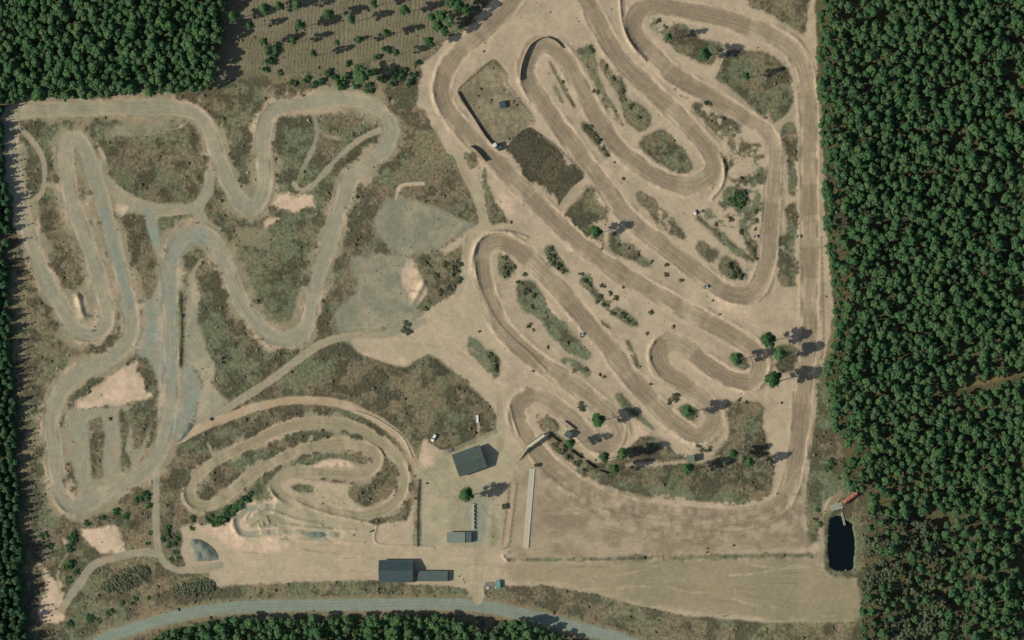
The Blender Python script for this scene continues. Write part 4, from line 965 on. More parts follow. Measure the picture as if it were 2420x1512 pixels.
for p, sc, wd in ((T(1, 0, [(80, 80)])[0], 1, 1.2), (T(1, 0, [(215, 55)])[0], 1, 1), (T(1, 0, [(410, 230)])[0], 1, 1.2), (T(1, 0, [(680, 130)])[0], .95, 1.2), (T(1, 0, [(900, 180)])[0], 1, .9), (T(1, 0, [(1110, 30)])[0], .95, .95), (T(1, 0, [(1400, 90)])[0], 1, 1.1), (T(1, 0, [(70, 390)])[0], 1, .9), (T(1, 0, [(350, 375)])[0], .95, .9), (T(1, 0, [(760, 400)])[0], .8, .8), (T(1, 0, [(540, 500)])[0], 1, .75), (T(1, 0, [(970, 370)])[0], .85, .9), (T(1, 0, [(1220, 305)])[0], .95, .95), (T(1, 0, [(1320, 490)])[0], .9, .85), (T(0, 0, [(2205, 150)])[0], 1, 1.2), ((590, 60), .9, .9), ((700, 10), 1, 1.1)):
    lone(p, sc, wd, 'tall slim seed pine left standing on the ploughed clearing at the top', group='seed pines on the clearing')
for p, sc, wd in (((1042, 37), 1.1, 1.2), ((1032, 60), 1.0, 1.2), ((1062, 48), 1.15, 1.15), ((1082, 12), 1.1, 1.2), ((1012, 97), 0.95, 1.15), ((1050, 72), 1.0, 1.15), ((1065, 2), 1.1, 1.2), ((1100, 22), 1.0, 1.1), ((1020, 40), 0.9, 1.0)):
    lone(p, sc, wd, 'dense pine in the clump between the clearing and the upper track bend', PINE, hc=10.5, group='pines clumped by the upper bend')
lone((855, 178), 1.0, 2.0, 'very broad bright green tree above the western loop', PINE, 'broad_tree', 'tree', 8)
for p, rd in (((940, 180), 4), ((925, 195), 3), ((800, 200), 4), ((755, 192), 3), ((775, 172), 3), ((815, 180), 3.5), ((637, 118), 4.5), ((632, 148), 3.5), ((870, 205), 3.5), ((965, 195), 3), ((910, 118), 3), ((890, 135), 2.5), ((690, 195), 2.5), ((720, 188), 2.6), ((740, 200), 2.2), ((835, 200), 3.2), ((845, 160), 2.4), ((885, 170), 2.8), ((905, 185), 2.6), ((950, 165), 2.6), ((975, 175), 2.4), ((985, 150), 2.2), ((820, 150), 2.2), ((645, 140), 2.6), ((625, 165), 2.4), ((655, 108), 2.2), ((790, 185), 2.6), ((660, 170), 2.0)):
    x, y = G(p, rd * 0.6)
    DBUSH.place('thicket_shrub', 'tall green shrub in the thicket between the clearing and the western loop', 'shrub', x, y, rd, 'shrubs of the upper thicket')

def shrubs(lst, label, group, kind=BUSH, name='shrub'):
    for a in lst:
        x, y = G(a[:2], a[2] * 0.4)
        b_ = kind.place(name, label, 'shrub', x, y, a[2] * random.uniform(0.7, 1.15), group); b_.scale.z *= 0.7; b_.scale.x *= random.uniform(0.8, 1.35)
shrubs([(1529, 788, 1.6), (1427, 891, 1.5), (1537, 908, 1.5), (1590, 941, 2.6), (1600, 933, 2.0), (1580, 948, 1.6), (1370, 958, 2.0), (1376, 966, 1.6), (1747, 943, 2.0), (1762, 949, 1.8), (1374, 792, 1.3), (1382, 873, 1.6), (1293, 820, 1.4), (1259, 877, 1.3), (1684, 710, 1.1), (1699, 743, 1.3)], 'small dusty shrub on bare sand between the lower hairpins', 'shrubs on the sand of the lower course')
shrubs([(1386, 668, 2.6), (1423, 674, 2.0), (1471, 679, 1.2), (1439, 693, 1.8), (1454, 704, 1.5), (1417, 700, 2.4), (1372, 648, 1.5), (1410, 712, 1.8), (1430, 722, 1.8), (1448, 738, 2.0), (1470, 745, 2.0), (1485, 756, 2.0), (1500, 765, 1.6)], 'green shrub in the strip between the two long diagonal straights', 'shrubs between the diagonal straights')
shrubs([(1609, 660, 1.5), (1573, 649, 1.9), (1537, 620, 1.5), (1574, 628, 1.5), (1472, 422, 1.6), (1667, 678, 1.4), (1537, 738, 1.5), (1507, 598, 1.6), (1485, 585, 1.6), (1460, 580, 1.6)], 'low shrub beside the long middle straight', 'shrubs beside the middle straight')
shrubs([(1192, 628, 2.8), (1190, 610, 2.0), (1193, 647, 2.6), (1203, 634, 2.0), (1214, 630, 1.8), (1227, 668, 2.2), (1239, 648, 1.6), (1242, 690, 2.6), (1262, 700, 2.2), (1255, 725, 2.2), (1250, 768, 2.0), (1258, 780, 1.3), (1300, 590, 2.2), (1300, 605, 2.4), (1307, 618, 2.2), (1318, 628, 2.2), (1330, 640, 1.8)], 'green shrub on the sand inside the middle left loop', 'shrubs inside the middle left loop')
shrubs([(1740, 462, 3.2), (1752, 470, 3.4), (1745, 482, 2.6), (1728, 470, 2.8), (1756, 456, 2.6)], 'dark shrub of the dense clump inside the right loop', 'dark shrub clump of the right loop', DBUSH)
shrubs([(1724, 518, 1.8), (1786, 500, 1.6), (1786, 520, 1.6), (1784, 540, 1.5), (1752, 548, 1.8), (1766, 575, 2.0), (1778, 592, 2.2), (1784, 608, 1.8), (1660, 500, 1.6), (1690, 530, 1.6), (1725, 628, 2.4), (1742, 640, 2.6), (1752, 655, 2.4), (1728, 648, 2.2)], 'low shrub in the triangle of scrub at the right corner', 'shrubs of the right corner')
shrubs([(1380, 300, 1.8), (1392, 302, 2.0), (1404, 318, 2.0), (1415, 335, 2.2), (1425, 352, 2.0), (1434, 366, 1.8), (1402, 215, 1.6), (1412, 218, 1.6), (1430, 160, 1.8), (1450, 185, 2.0), (1470, 215, 2.0), (1488, 250, 2.2), (1510, 275, 2.4), (1395, 115, 2.0), (1672, 245, 2.2), (1710, 280, 1.8), (1570, 62, 1.8), (1555, 50, 1.6)], 'low shrub on the narrow heath strips of the upper course', 'shrubs of the upper course')
shrubs([(528, 1224, 4.2), (510, 1230, 3.8), (546, 1208, 3.8), (564, 1194, 3.6), (578, 1180, 3.2), (497, 1224, 3.2), (536, 1214, 3.4), (556, 1200, 3.2), (590, 1168, 2.4)], 'dark green shrub in the hedge between the practice loops', 'hedge between the practice loops', DBUSH)
shrubs([(453, 1226, 2.4), (453, 1247, 2.0), (395, 1249, 2.4), (419, 1272, 2.0), (415, 1304, 2.6), (404, 1322, 2.0), (384, 1273, 1.8), (400, 1290, 1.8), (411, 1285, 2.0), (396, 1265, 2.0), (422, 1318, 2.0), (350, 1284, 1.6), (355, 1258, 2.0)], 'shrub along the narrow gravel lane at the lower left', 'shrubs by the gravel lane', DBUSH)
shrubs([(342, 1170, 3.6), (330, 1180, 3.0), (275, 1209, 3.2), (295, 1216, 3.2), (350, 1195, 2.8), (172, 1274, 3.4), (165, 1294, 3.2), (160, 1334, 3.2), (162, 1368, 2.8), (175, 1260, 2.8), (180, 1350, 2.4), (240, 1222, 2.4), (205, 1235, 2.6), (115, 1290, 2.6), (105, 1265, 2.6)], 'shrub in the scrub below the western circuit', 'shrubs below the western circuit', DBUSH)
shrubs([(260, 1446, 2.4), (212, 1464, 2.6), (312, 1426, 1.5), (162, 1476, 2.4), (232, 1468, 2.0), (290, 1424, 1.6), (320, 1413, 1.8), (352, 1412, 1.2)], 'shrub on the rough slope left of where the road leaves the picture', 'shrubs above the road', DBUSH)
shrubs([(955, 778, 2.4), (966, 788, 2.2), (958, 765, 1.8), (1132, 783, 1.0), (1168, 850, 2.2), (1172, 870, 2.2), (1155, 838, 1.8), (1050, 625, 2.8), (1070, 640, 2.8), (1080, 660, 2.6), (1060, 680, 2.6), (1030, 650, 2.4), (1010, 625, 2.4), (1082, 620, 2.4), (1040, 690, 2.2), (1005, 728, 2.0)], 'shrub beside the sandy yard in the centre of the grounds', 'shrubs by the central yard')
shrubs([(1936, 1238, 2.0), (1924, 1226, 1.5), (1965, 1092, 2.6), (1955, 1105, 2.2), (1980, 1130, 1.6), (1930, 1205, 1.4)], 'shrub in the rough margin left of the pond', 'shrubs left of the pond', DBUSH)
shrubs([(1310, 1052, 1.8), (1325, 1064, 2.2), (1345, 1082, 2.4), (1362, 1096, 2.2), (1380, 1110, 2.0), (1370, 1076, 1.8), (1660, 1065, 1.8), (1675, 1060, 2.0), (1650, 1052, 1.6)], 'green shrub on the bank under the long dark fence', 'shrubs on the fence bank')

# low heather and grass tufts, uncountable
def tufts(name, label, dens, rmin, rmax, seed, tintf, mask):
    r = np.random.default_rng(seed)
    pr = VEG * mask
    inv = (DX > -40) & (DX < 2460) & (DY > -40) & (DY < 1550)
    pick = (r.random(DX.shape) < pr * dens) & inv
    jj, ii = np.nonzero(pick)
    x = WXg[jj, ii] + (r.random(len(ii)) - 0.5) * 0.6; y = WYg[jj, ii] + (r.random(len(ii)) - 0.5) * 0.6
    z = Z[jj, ii]; n = len(x)
    rad = rmin + (rmax - rmin) * r.random(n) ** 2
    k = 5
    a = r.random((n, 1)) * 6.283 + np.arange(k)[None] * 6.283 / k
    rr = rad[:, None] * (0.6 + 0.7 * r.random((n, k)))
    ring = np.stack([x[:, None] + np.cos(a) * rr, y[:, None] + np.sin(a) * rr, z[:, None] - 0.05 + rad[:, None] * 0.15 * r.random((n, k))], -1)
    top = np.stack([x + (r.random(n) - .5) * rad * .6, y + (r.random(n) - .5) * rad * .6, z + rad * (0.5 + 0.5 * r.random(n))], -1)[:, None]
    v = np.concatenate([ring, top], 1).reshape(-1, 3)
    base = (np.arange(n) * (k + 1))[:, None]
    f = np.stack([np.stack([base[:, 0] + i, base[:, 0] + (i + 1) % k, base[:, 0] + k], -1) for i in range(k)], 1).reshape(-1, 3)
    me = np_mesh(name, v, f, M_TUFT, False)
    t = np.repeat(np.clip(tintf(jj, ii) + 0.55 * (r.random(n) - 0.5), 0, 1), k)
    add_attr(me, 'tint', 'FLOAT', t, 'FACE')
    tag(link_mesh(name, me), label, 'heather', kind='stuff')
tufts('heath_tufts', 'low dark heather and dry grass tufts covering the heath', 0.12, 0.15, 0.6, 31, lambda j, i: 0.15 + 0.6 * N_MID[j, i], sstep(N_SML, 0.2, 0.7) ** 1.2)
tufts('heath_bushes', 'scattered low bushes dotting the heath and rough margins', 0.011, 0.45, 1.5, 37, lambda j, i: 0.05 + 0.5 * N_MID[j, i], sstep(N_P, 0.4, 0.65))

# ================================================================== built things
P_ = paint
M_ROOFG = P_('green_grey_roof', (82, 96, 84), 0.75, 0.16, 0.45); M_ROOFD = P_('slate_roof', (66, 82, 82), 0.7, 0.16, 0.45)
M_ROOFA = P_('annex_roof', (84, 98, 92), 0.75, 0.16, 0.45); M_ROOFL = P_('pale_grey_roof', (126, 134, 118), 0.8, 0.08, 0.8)
M_ROOFM = P_('moss_roof', (112, 126, 104), 0.85, 0.12, 1.0); M_WHITE = P_('white_paint', (222, 218, 206), 0.6, 0.05, 2.0)
M_WALL = P_('red_brown_boards', (112, 72, 58), 0.85, 0.12, 1.5); M_WALLG = P_('grey_boards', (128, 124, 112), 0.85, 0.12, 1.5)
M_DOOR = P_('dark_door', (62, 64, 62), 0.6, 0.08, 2.0); M_GLASS = P_('window_glass', (34, 42, 48), 0.15, 0.05, 2.0, 0, 0.5)
M_FENCE = P_('weathered_fence_boards', (84, 78, 62), 0.9, 0.2, 2.0); M_POST = P_('post_wood', (110, 98, 78), 0.9, 0.2, 3.0)
M_WIRE = P_('fence_wire', (120, 122, 116), 0.5, 0.1, 3.0, 0.6); M_CONC = P_('concrete', (172, 164, 138), 0.9, 0.1, 1.2, bump=0.1)
M_CONCD = P_('grey_concrete', (146, 150, 134), 0.9, 0.12, 1.2); M_RUB = P_('tyre_rubber', (34, 34, 34), 0.9, 0.15, 4.0)
M_TEAL = P_('teal_paint', (104, 150, 132), 0.6, 0.08, 1.5); M_DKG = P_('dark_green_paint', (66, 68, 38), 0.7, 0.12, 1.5)
M_RED = P_('faded_red_paint', (178, 112, 92), 0.5, 0.1, 1.0); M_STEEL = P_('galvanised_steel', (150, 152, 146), 0.45, 0.1, 2.0, 0.7)
M_PAD = P_('worn_concrete', (184, 175, 148), 0.9, 0.12, 1.0); M_EARTH = P_('packed_earth', (160, 148, 118), 0.95, 0.1, 1.0)
M_PLANK = P_('bleached_planks', (206, 200, 174), 0.85, 0.1, 2.0); M_CARW = P_('white_car_paint', (238, 236, 230), 0.3, 0.02, 2.0, 0, 0.5)
M_LIGHT = P_('lamp_glass', (220, 220, 214), 0.2, 0.03, 3.0); M_STONE = P_('grey_crushed_stone', (114, 123, 107), 0.95, 0.16, 1.6, bump=0.5)
M_BRUSH = foliage('cut_brush', (86, 98, 68), (140, 150, 114), 0.15); M_STICK = P_('cut_branches', (124, 124, 96), 0.95, 0.25, 2.0)

def rot2(x, y, a): return x * math.cos(a) - y * math.sin(a), x * math.sin(a) + y * math.cos(a)

def window_part(parent, x, y, z, w, h, side, alongx):
    """framed window set 4 cm proud of the wall; sill and pane are its own pieces"""
    sx, sy = (w, 0.08) if alongx else (0.08, w)
    fr = MB().box((x, y, z), (sx, sy, h)).build('window', M_WHITE, parent)
    ox, oy = (0, side * 0.03) if alongx else (side * 0.03, 0)
    MB().box((x + ox, y + oy, z + 0.1), (sx - (0.2 if alongx else 0), sy - (0 if alongx else 0.2), h - 0.2)).build('pane', M_GLASS, fr)
    return fr
def door_part(parent, x, y, w, h, side, alongx):
    sx, sy = (w, 0.08) if alongx else (0.08, w)
    d = MB().box((x, y, 0.02), (sx, sy, h)).build('door', M_DOOR, parent)
    ox, oy = (w * 0.4, side * 0.07) if alongx else (side * 0.07, w * 0.4)
    MB().box((x + ox, y + oy, h * 0.48), (0.06, 0.06, 0.14)).build('handle', M_STEEL, d)

def gable_house(name, label, cat, c, L_, W_, ang, eave, ridge_h, roofmat, wallmat, over=0.35):
    x, y = G(c, (eave + ridge_h) / 2)
    o = thing(name, label, cat, (x, y, hz(x, y)), ang)
    a, b_ = L_ / 2 - over, W_ / 2 - over
    mb = MB()
    rh = ridge_h - 0.12
    pts = [(-a, -b_, -0.3), (a, -b_, -0.3), (a, b_, -0.3), (-a, b_, -0.3), (-a, -b_, eave), (a, -b_, eave), (a, b_, eave), (-a, b_, eave), (-a, 0, rh), (a, 0, rh)]
    mb.poly(pts, [(0, 1, 5, 4), (2, 3, 7, 6), (1, 2, 6, 9, 5), (3, 0, 4, 8, 7), (3, 2, 1, 0)])
    mb.build('wall', wallmat, o)
    for s in (-1, 1):
        r = MB()
        A, Bq = L_ / 2, W_ / 2
        sl_ = (ridge_h - eave) / (W_ / 2 - over)
        ez = ridge_h - sl_ * Bq + 0.03
        quad = [(-A, 0, ridge_h + 0.03), (-A, s * Bq, ez), (A, s * Bq, ez), (A, 0, ridge_h + 0.03)]
        if s > 0: quad = quad[::-1]
        r.slab(quad, 0.14)
        n = int(L_ / 0.6)
        for k in range(1, n):            # standing seams
            xx = -A + L_ * k / n
            r.bar((xx, s * 0.1, ridge_h + 0.03), (xx, s * (Bq - 0.02), ez + 0.03), 0.035, 4)
        ro = r.build('roof', roofmat, o)
        MB().bar((-A, s * (Bq + 0.07), ez - 0.1), (A, s * (Bq + 0.07), ez - 0.1), 0.08, 6).build('gutter', M_STEEL, ro)
    MB().box((0, 0, ridge_h + 0.03), (L_ + 0.04, 0.34, 0.07)).build('ridge_cap', roofmat, o)
    MB().box((L_ / 2 + 0.04, 0, eave), (0.05, 0.2, ridge_h - eave)).build('verge_board', M_ROOFL, o)
    door_part(o, a + 0.03, -b_ * 0.35, 2.4, min(2.6, eave - 0.4), 1, False)
    for k in range(3):
        window_part(o, -a * 0.6 + k * a * 0.6, -b_ - 0.02, 1.1, 1.1, 1.0, -1, True)
        window_part(o, -a * 0.6 + k * a * 0.6, b_ + 0.02, 1.1, 1.1, 1.0, 1, True)
    return o
def flat_house(name, label, cat, c, L_, W_, ang, h, roofmat, wallmat, fall=0.25, over=0.2, legs=0.0):
    x, y = G(c, h)
    o = thing(name, label, cat, (x, y, hz(x, y)), ang)
    a, b_ = L_ / 2 - over, W_ / 2 - over
    lo = h - fall
    pts = [(-a, -b_, legs - 0.3 * (legs == 0)), (a, -b_, legs - 0.3 * (legs == 0)), (a, b_, legs - 0.3 * (legs == 0)), (-a, b_, legs - 0.3 * (legs == 0)), (-a, -b_, lo - 0.1), (a, -b_, lo - 0.1), (a, b_, h - 0.1), (-a, b_, h - 0.1)]
    MB().poly(pts, [(0, 1, 5, 4), (1, 2, 6, 5), (2, 3, 7, 6), (3, 0, 4, 7), (3, 2, 1, 0), (4, 5, 6, 7)]).build('wall', wallmat, o)
    r = MB()
    k = fall / W_
    r.slab([(-L_ / 2, -W_ / 2, lo - k * over), (L_ / 2, -W_ / 2, lo - k * over), (L_ / 2, W_ / 2, h + k * over), (-L_ / 2, W_ / 2, h + k * over)], 0.12)
    n = max(2, int(L_ / 0.7))
    for q_ in range(1, n):
        xx = -L_ / 2 + L_ * q_ / n
        r.bar((xx, -W_ / 2, lo + 0.01), (xx, W_ / 2, h + 0.03), 0.03, 4)
    r.build('roof', roofmat, o)
    zb = legs
    d = MB().box((0, -b_ - 0.02, zb + 0.02), (0.9, 0.08, min(2.0, lo - zb - 0.25))).build('door', M_DOOR, o)
    MB().box((0.34, -b_ - 0.09, zb + 0.9), (0.05, 0.06, 0.12)).build('handle', M_STEEL, d)
    if L_ > 3.2: window_part(o, a * 0.62, -b_ - 0.02, zb + 0.9, 0.8, 0.7, -1, True)
    window_part(o, a + 0.02, 0, zb + 0.9, min(1.4, W_ * 0.4), 0.7, 1, False)
    if legs:
        for sx in (-1, 1):
            for sy in (-1, 1):
                MB().box((sx * (a - 0.1), sy * (b_ - 0.1), -0.3), (0.16, 0.16, legs + 0.3)).build('leg', M_POST, o)
    return o
U_ = S
A1 = math.radians(19.6)
gable_house('workshop_building', 'large grey-green gabled building beside the white car, casting a peaked shadow', 'building', (1108.5, 1088), 17.4, 13.6, A1, 3.5, 6.1, M_ROOFG, M_WALLG)
b2 = gable_house('club_building', 'large dark slate-roofed gabled building at the edge of the yard above the road', 'building', (935, 1349), 20.2, 12.9, 0.0, 3.2, 5.2, M_ROOFD, M_WALL)
flat_house('long_shed', 'long low grey-roofed shed at the right end of the dark slate-roofed building', 'shed', (1022, 1361), 17.6, 6.1, 0.0, 2.4, M_ROOFA, M_WALL)
flat_house('kiosk_building', 'pale grey flat-roofed kiosk at the lower end of the white wash stand', 'kiosk', (1077, 1269.5), 10.7, 6.2, 0.0, 2.6, M_ROOFL, M_WALLG, 0.15)
flat_house('kiosk_annex', 'small grey annex against the right wall of the pale kiosk', 'shed', (1107, 1269), 3.1, 6.0, 0.0, 2.45, M_ROOFA, M_WALLG, 0.1, 0.12)
flat_house('timing_hut', 'flat grey-green hut between the footbridge and the hairpin', 'hut', (1342, 1026), 3.8, 3.7, math.radians(-36), 3.0, M_ROOFA, M_WALLG, 0.2)
flat_house('marshal_hut', 'pale green-roofed hut on the heath above a tall pine near the bottom bend', 'hut', (1631, 1083), 4.7, 3.9, math.radians(4), 3.7, M_ROOFM, M_WALLG, 0.2, 0.2, 1.4)
flat_house('enclosure_hut', 'small dark hut standing alone in the fenced grass enclosure', 'hut', (1187, 247), 3.6, 4.0, math.radians(12), 1.9, M_ROOFD, M_WALLG, 0.15)
flat_house('judge_tower', 'small white-topped tower hut where the two enclosure fences meet the track', 'tower', (1168, 343), 2.4, 2.2, math.radians(30), 3.6, M_WHITE, M_DOOR, 0.1, 0.1, 1.6)
flat_house('tower_shade_box', 'dark box in place of the shadow right behind the white-topped tower hut', 'shed', (1178, 348), 3.0, 3.0, math.radians(40), 2.3, M_ROOFD, M_DOOR, 0.1, 0.1)  # dark box put where the tower hut's shadow lies

# --- teal container and other containers
def container(name, label, c, L_, W_, h, ang, mat, lid=None):
    x, y = G(c, h)
    o = thing(name, label, 'container', (x, y, hz(x, y)), ang)
    mb = MB(); mb.box((0, 0, 0.05), (L_, W_, h - 0.05))
    for k in range(int(L_ / 0.35)):
        xx = -L_ / 2 + 0.2 + k * 0.35
        for s in (-1, 1): mb.box((xx, s * (W_ / 2 + 0.02), 0.2), (0.16, 0.04, h - 0.4))
    body = mb.build('body', mat, o)
    MB().box((0, 0, h + 0.002), (L_ - 0.1, W_ - 0.1, 0.05)).build('lid', lid or mat, o)
    for s in (-1, 1):
        d = MB().box((L_ / 2 + 0.02, s * W_ / 4, 0.15), (0.05, W_ / 2 - 0.08, h - 0.25)).build('door', mat, o)
        MB().bar((L_ / 2 + 0.07, s * 0.12, 0.2), (L_ / 2 + 0.07, s * 0.12, h - 0.2), 0.025, 5).build('lock_bar', M_STEEL, d)
    return o
container('teal_container', 'teal metal container on the grassy islet beside the yard entrance', (1176.5, 1379.5), 4.2, 2.7, 1.7, math.radians(92), M_TEAL)
container('green_skip', 'dark olive square container left of the long start barrier', (1192.5, 1196), 3.3, 3.0, 1.0, math.radians(10), M_DKG)
container('olive_box', 'small dark olive box at the upper end of the start line', (1267, 1099), 2.3, 1.9, 1.2, math.radians(12), M_DKG)
x, y = G((1157, 1381)); o = thing('timber_deck', 'grey timber deck beside the teal container', 'deck', (x, y, hz(x, y) + 0.05), math.radians(2))
for k in range(12): MB().box((-2.6 + k * 0.48, 0, 0.1), (0.44, 3.0, 0.06)).build('plank', M_WALLG, o)
for s in (-1, 0, 1): MB().box((0, s * 1.2, -0.1), (5.8, 0.12, 0.19)).build('joist', M_POST, o)

# --- white sacks by the container, boulders
def rock(name, label, cat, c, r_, mat, group=None, seed=0):
    x, y = G(c)
    rg = np.random.default_rng(seed + int(c[0]))
    v = ICO_V * r_ * (0.7 + 0.5 * rg.random((12, 1))) * np.array([1.15, 0.9, 0.7])
    mb = MB(); mb.poly(v.tolist(), ICO_F.tolist())
    ob = mb.build(name, mat)
    ob.location = (x, y, hz(x, y) + r_ * 0.3)
    return tag(ob, label, cat, group)
rock('white_boulder', 'larger white boulder left of the grey deck near the entrance', 'boulder', (1154, 1389), 0.95, M_WHITE)
rock('white_boulder', 'small white boulder at the foot of the teal container', 'boulder', (1172, 1388), 0.6, M_WHITE, seed=3)
for c, rr_ in (((1083, 1362), .7), ((1093, 1370), .6), ((1096, 1376), .6), ((1088, 1358), .5), ((1058, 1388), .4)):
    rock('pale_boulder', 'pale boulder in the rough islet right of the long shed', 'boulder', c, rr_, M_CONC, 'pale boulders by the long shed')
for c, rr_ in (((1406, 526), .7), ((1400, 524), .5), ((1427, 531), .6), ((1430, 526), .45), ((1470, 1010), .4)):
    rock('field_stone', 'pale stone on the heath between the middle straights', 'stone', c, rr_, M_CONC, 'stones on the middle heath')
for c, rr_ in (((505, 897), .9), ((512, 895), .7), ((728, 284), .8), ((858, 272), .6), ((860, 290), .7), ((585, 408), .8), ((600, 425), .7), ((310, 1351), .5), ((160, 840), .8), ((136, 870), .9)):
    rock('quarry_stone', 'light quarry stone lying in the scrub of the western circuit', 'stone', c, rr_, M_CONC, 'stones of the western circuit')

# --- white car
def car(label, c, ang):
    x, y = G(c, 0.8)
    o = thing('parked_car', label, 'car', (x, y, hz(x, y)), ang)
    def loft(secs, mat, name, parent):
        mb = MB(); n = len(secs); pts = []
        for xx, hw, z0, z1 in secs:
            pts += [(xx, -hw, z0), (xx, hw, z0), (xx, hw * 0.93, z1), (xx, -hw * 0.93, z1)]
        fs = []
        for k in range(n - 1):
            a = 4 * k
            for i in range(4): fs.append((a + i, a + (i + 1) % 4, a + 4 + (i + 1) % 4, a + 4 + i))
        fs += [(3, 2, 1, 0), tuple(4 * (n - 1) + i for i in range(4))]
        mb.poly(pts, fs); return mb.build(name, mat, parent)
    body = loft([(-2.35, .78, .45, .75), (-2.2, .88, .3, .95), (-1.2, .91, .25, 1.0), (.6, .91, .25, 1.0), (1.3, .9, .25, .95), (2.1, .84, .3, .8), (2.35, .7, .45, .68)], M_CARW, 'body', o)
    loft([(-2.1, .72, .97, 1.02), (-1.75, .70, .97, 1.45), (-0.2, .70, .98, 1.52), (.25, .69, .98, 1.48), (1.15, .72, .96, .99)], M_GLASS, 'window_band', o)
    loft([(-1.78, .64, 1.46, 1.50), (-1.0, .66, 1.50, 1.57), (-0.2, .66, 1.51, 1.57), (.22, .63, 1.48, 1.52)], M_CARW, 'roof', o)
    for sx in (-1.4, 1.45):
        for sy in (-1, 1):
            w = MB(); w.bar((sx, sy * 0.72, 0.33), (sx, sy * 0.93, 0.33), 0.33, 14); wo = w.build('wheel', M_RUB, o)
            MB().bar((sx, sy * 0.93, 0.33), (sx, sy * 0.945, 0.33), 0.2, 10).build('rim', M_STEEL, wo)
    for sy in (-1, 1):
        MB().box((2.2, sy * 0.6, 0.6), (0.2, 0.36, 0.14)).build('headlight', M_LIGHT, o)
        MB().box((-2.28, sy * 0.65, 0.65), (0.12, 0.26, 0.2)).build('tail_light', M_RED, o)
        MB().box((0.85, sy * 0.98, 0.95), (0.16, 0.16, 0.12)).build('mirror', M_CARW, o)
car('white car parked on pale sand left of the grey-green building', (1025, 1034), math.radians(239))

# --- wash stand: a long slab with a low centre wall and cross panels
x, y = G((1118.5, 1221)); o = thing('wash_stand', 'long white wash stand with cross panels on a grey pad above the kiosk', 'wash stand', (x, y, hz(x, y)), math.radians(90))
MB().box((0, 0, -0.15), (15.2, 2.6, 0.25)).build('slab', M_CONCD, o)
MB().box((0, 0.25, 0.1), (15.0, 1.5, 0.9)).build('bench', M_CONC, o)
for k in range(7):
    MB().box((-7.0 + k * 2.33, -0.6, 0.1), (0.12, 1.6, 1.3)).build('panel', M_WHITE, o)
    MB().bar((-7.0 + k * 2.33, 1.2, 0.1), (-7.0 + k * 2.33, 1.2, 1.5), 0.06, 6).build('tap_post', M_STEEL, o)

# --- start line: concrete strip with a row of drop gates
p0, p1 = (1259, 1108), (1243.5, 1294)
ax, ay = G(p0); bx_, by_ = G(p1)
Ls = math.hypot(bx_ - ax, by_ - ay); an = math.atan2(by_ - ay, bx_ - ax)
mx_, my_ = (ax + bx_) / 2, (ay + by_) / 2
zs = max(hz(ax + (bx_ - ax) * t / 8, ay + (by_ - ay) * t / 8) for t in range(9)) + 0.06
o = thing('start_gate', 'long pale concrete start line with a row of white drop gates', 'start gate', (mx_, my_, zs), an)
MB().box((0, -0.6, -0.5), (Ls, 3.0, 0.5)).build('concrete_pad', M_PAD, o)
MB().box((0, 1.15, 0.002), (Ls - 0.2, 0.35, 0.12)).build('rail', M_STEEL, o)
gme = MB().box((0, 0, 0), (0.9, 0.3, 0.06)).bar((-0.4, 0, 0.05), (-0.4, 0.1, 0.4), 0.03, 5).bar((0.4, 0, 0.05), (0.4, 0.1, 0.4), 0.03, 5).bar((-0.4, 0.1, 0.4), (0.4, 0.1, 0.4), 0.03, 5).mesh('gate', M_WHITE)
ng = 40
for k in range(ng):
    g_ = link_mesh('gate', gme, o); g_.location = (-Ls / 2 + (k + 0.5) * Ls / ng, 1.0, 0.13)

# --- footbridge over the track
e0, e1 = G((1246, 1055), 3.6), G((1285, 1027), 3.6)
Lb = math.hypot(e1[0] - e0[0], e1[1] - e0[1]); ab = math.atan2(e1[1] - e0[1], e1[0] - e0[0])
cx_, cy_ = (e0[0] + e1[0]) / 2, (e0[1] + e1[1]) / 2
zb = hz(cx_, cy_)
o = thing('footbridge', 'narrow pale timber footbridge crossing the track, with ramp', 'footbridge', (cx_, cy_, zb), ab)
HB = 3.6
pm = MB().box((0, 0, 0), (0.33, 2.0, 0.06)).mesh('deck_plank', M_PLANK)
npk = int(Lb / 0.36)
for k in range(npk):
    q_ = link_mesh('deck_plank', pm, o); q_.location = (-Lb / 2 + (k + 0.5) * Lb / npk, 0, HB)
for s in (-1, 1):
    MB().box((0, s * 0.7, HB - 0.36), (Lb, 0.16, 0.34)).build('beam', M_POST, o)
    ra = MB()
    ra.box((0, s * 0.98, HB + 1.0), (Lb, 0.07, 0.1)).box((0, s * 0.98, HB + 0.15), (Lb, 0.05, 0.75))
    for k in range(8): ra.box((-Lb / 2 + 0.05 + k * (Lb - 0.1) / 7, s * 0.98, HB - 0.1), (0.1, 0.1, 1.15))
    ra.build('railing', M_PLANK, o)
    for e in (-1, 1):
        MB().box((e * (Lb / 2 - 0.3), s * 0.7, -0.6), (0.24, 0.24, HB + 0.22)).build('pier', M_POST, o)
Rr = 11.0                                # ramp down to the lower left, bent a little to the south
ra_ = math.radians(16)
dx, dy = -math.cos(ra_), -math.sin(ra_)
A = Vector((-Lb / 2, 0, HB + 0.03)); Bv = Vector((-Lb / 2 + dx * Rr, dy * Rr, 0.0))
nrm = Vector((-dy, dx, 0)) * 0.85
MB().slab([A + nrm, Bv + nrm, Bv - nrm, A - nrm], 0.12).build('ramp', M_EARTH, o)
for s in (-1, 1):
    rb = MB()
    for k in range(6):
        p_ = A.lerp(Bv, k / 5) + nrm * s
        rb.bar(p_, p_ + Vector((0, 0, 1.0)), 0.05, 5)
        if k: rb.bar(pq + Vector((0, 0, 1.0)), p_ + Vector((0, 0, 1.0)), 0.05, 5)
        pq = p_
    rb.build('ramp_rail', M_POST, o)
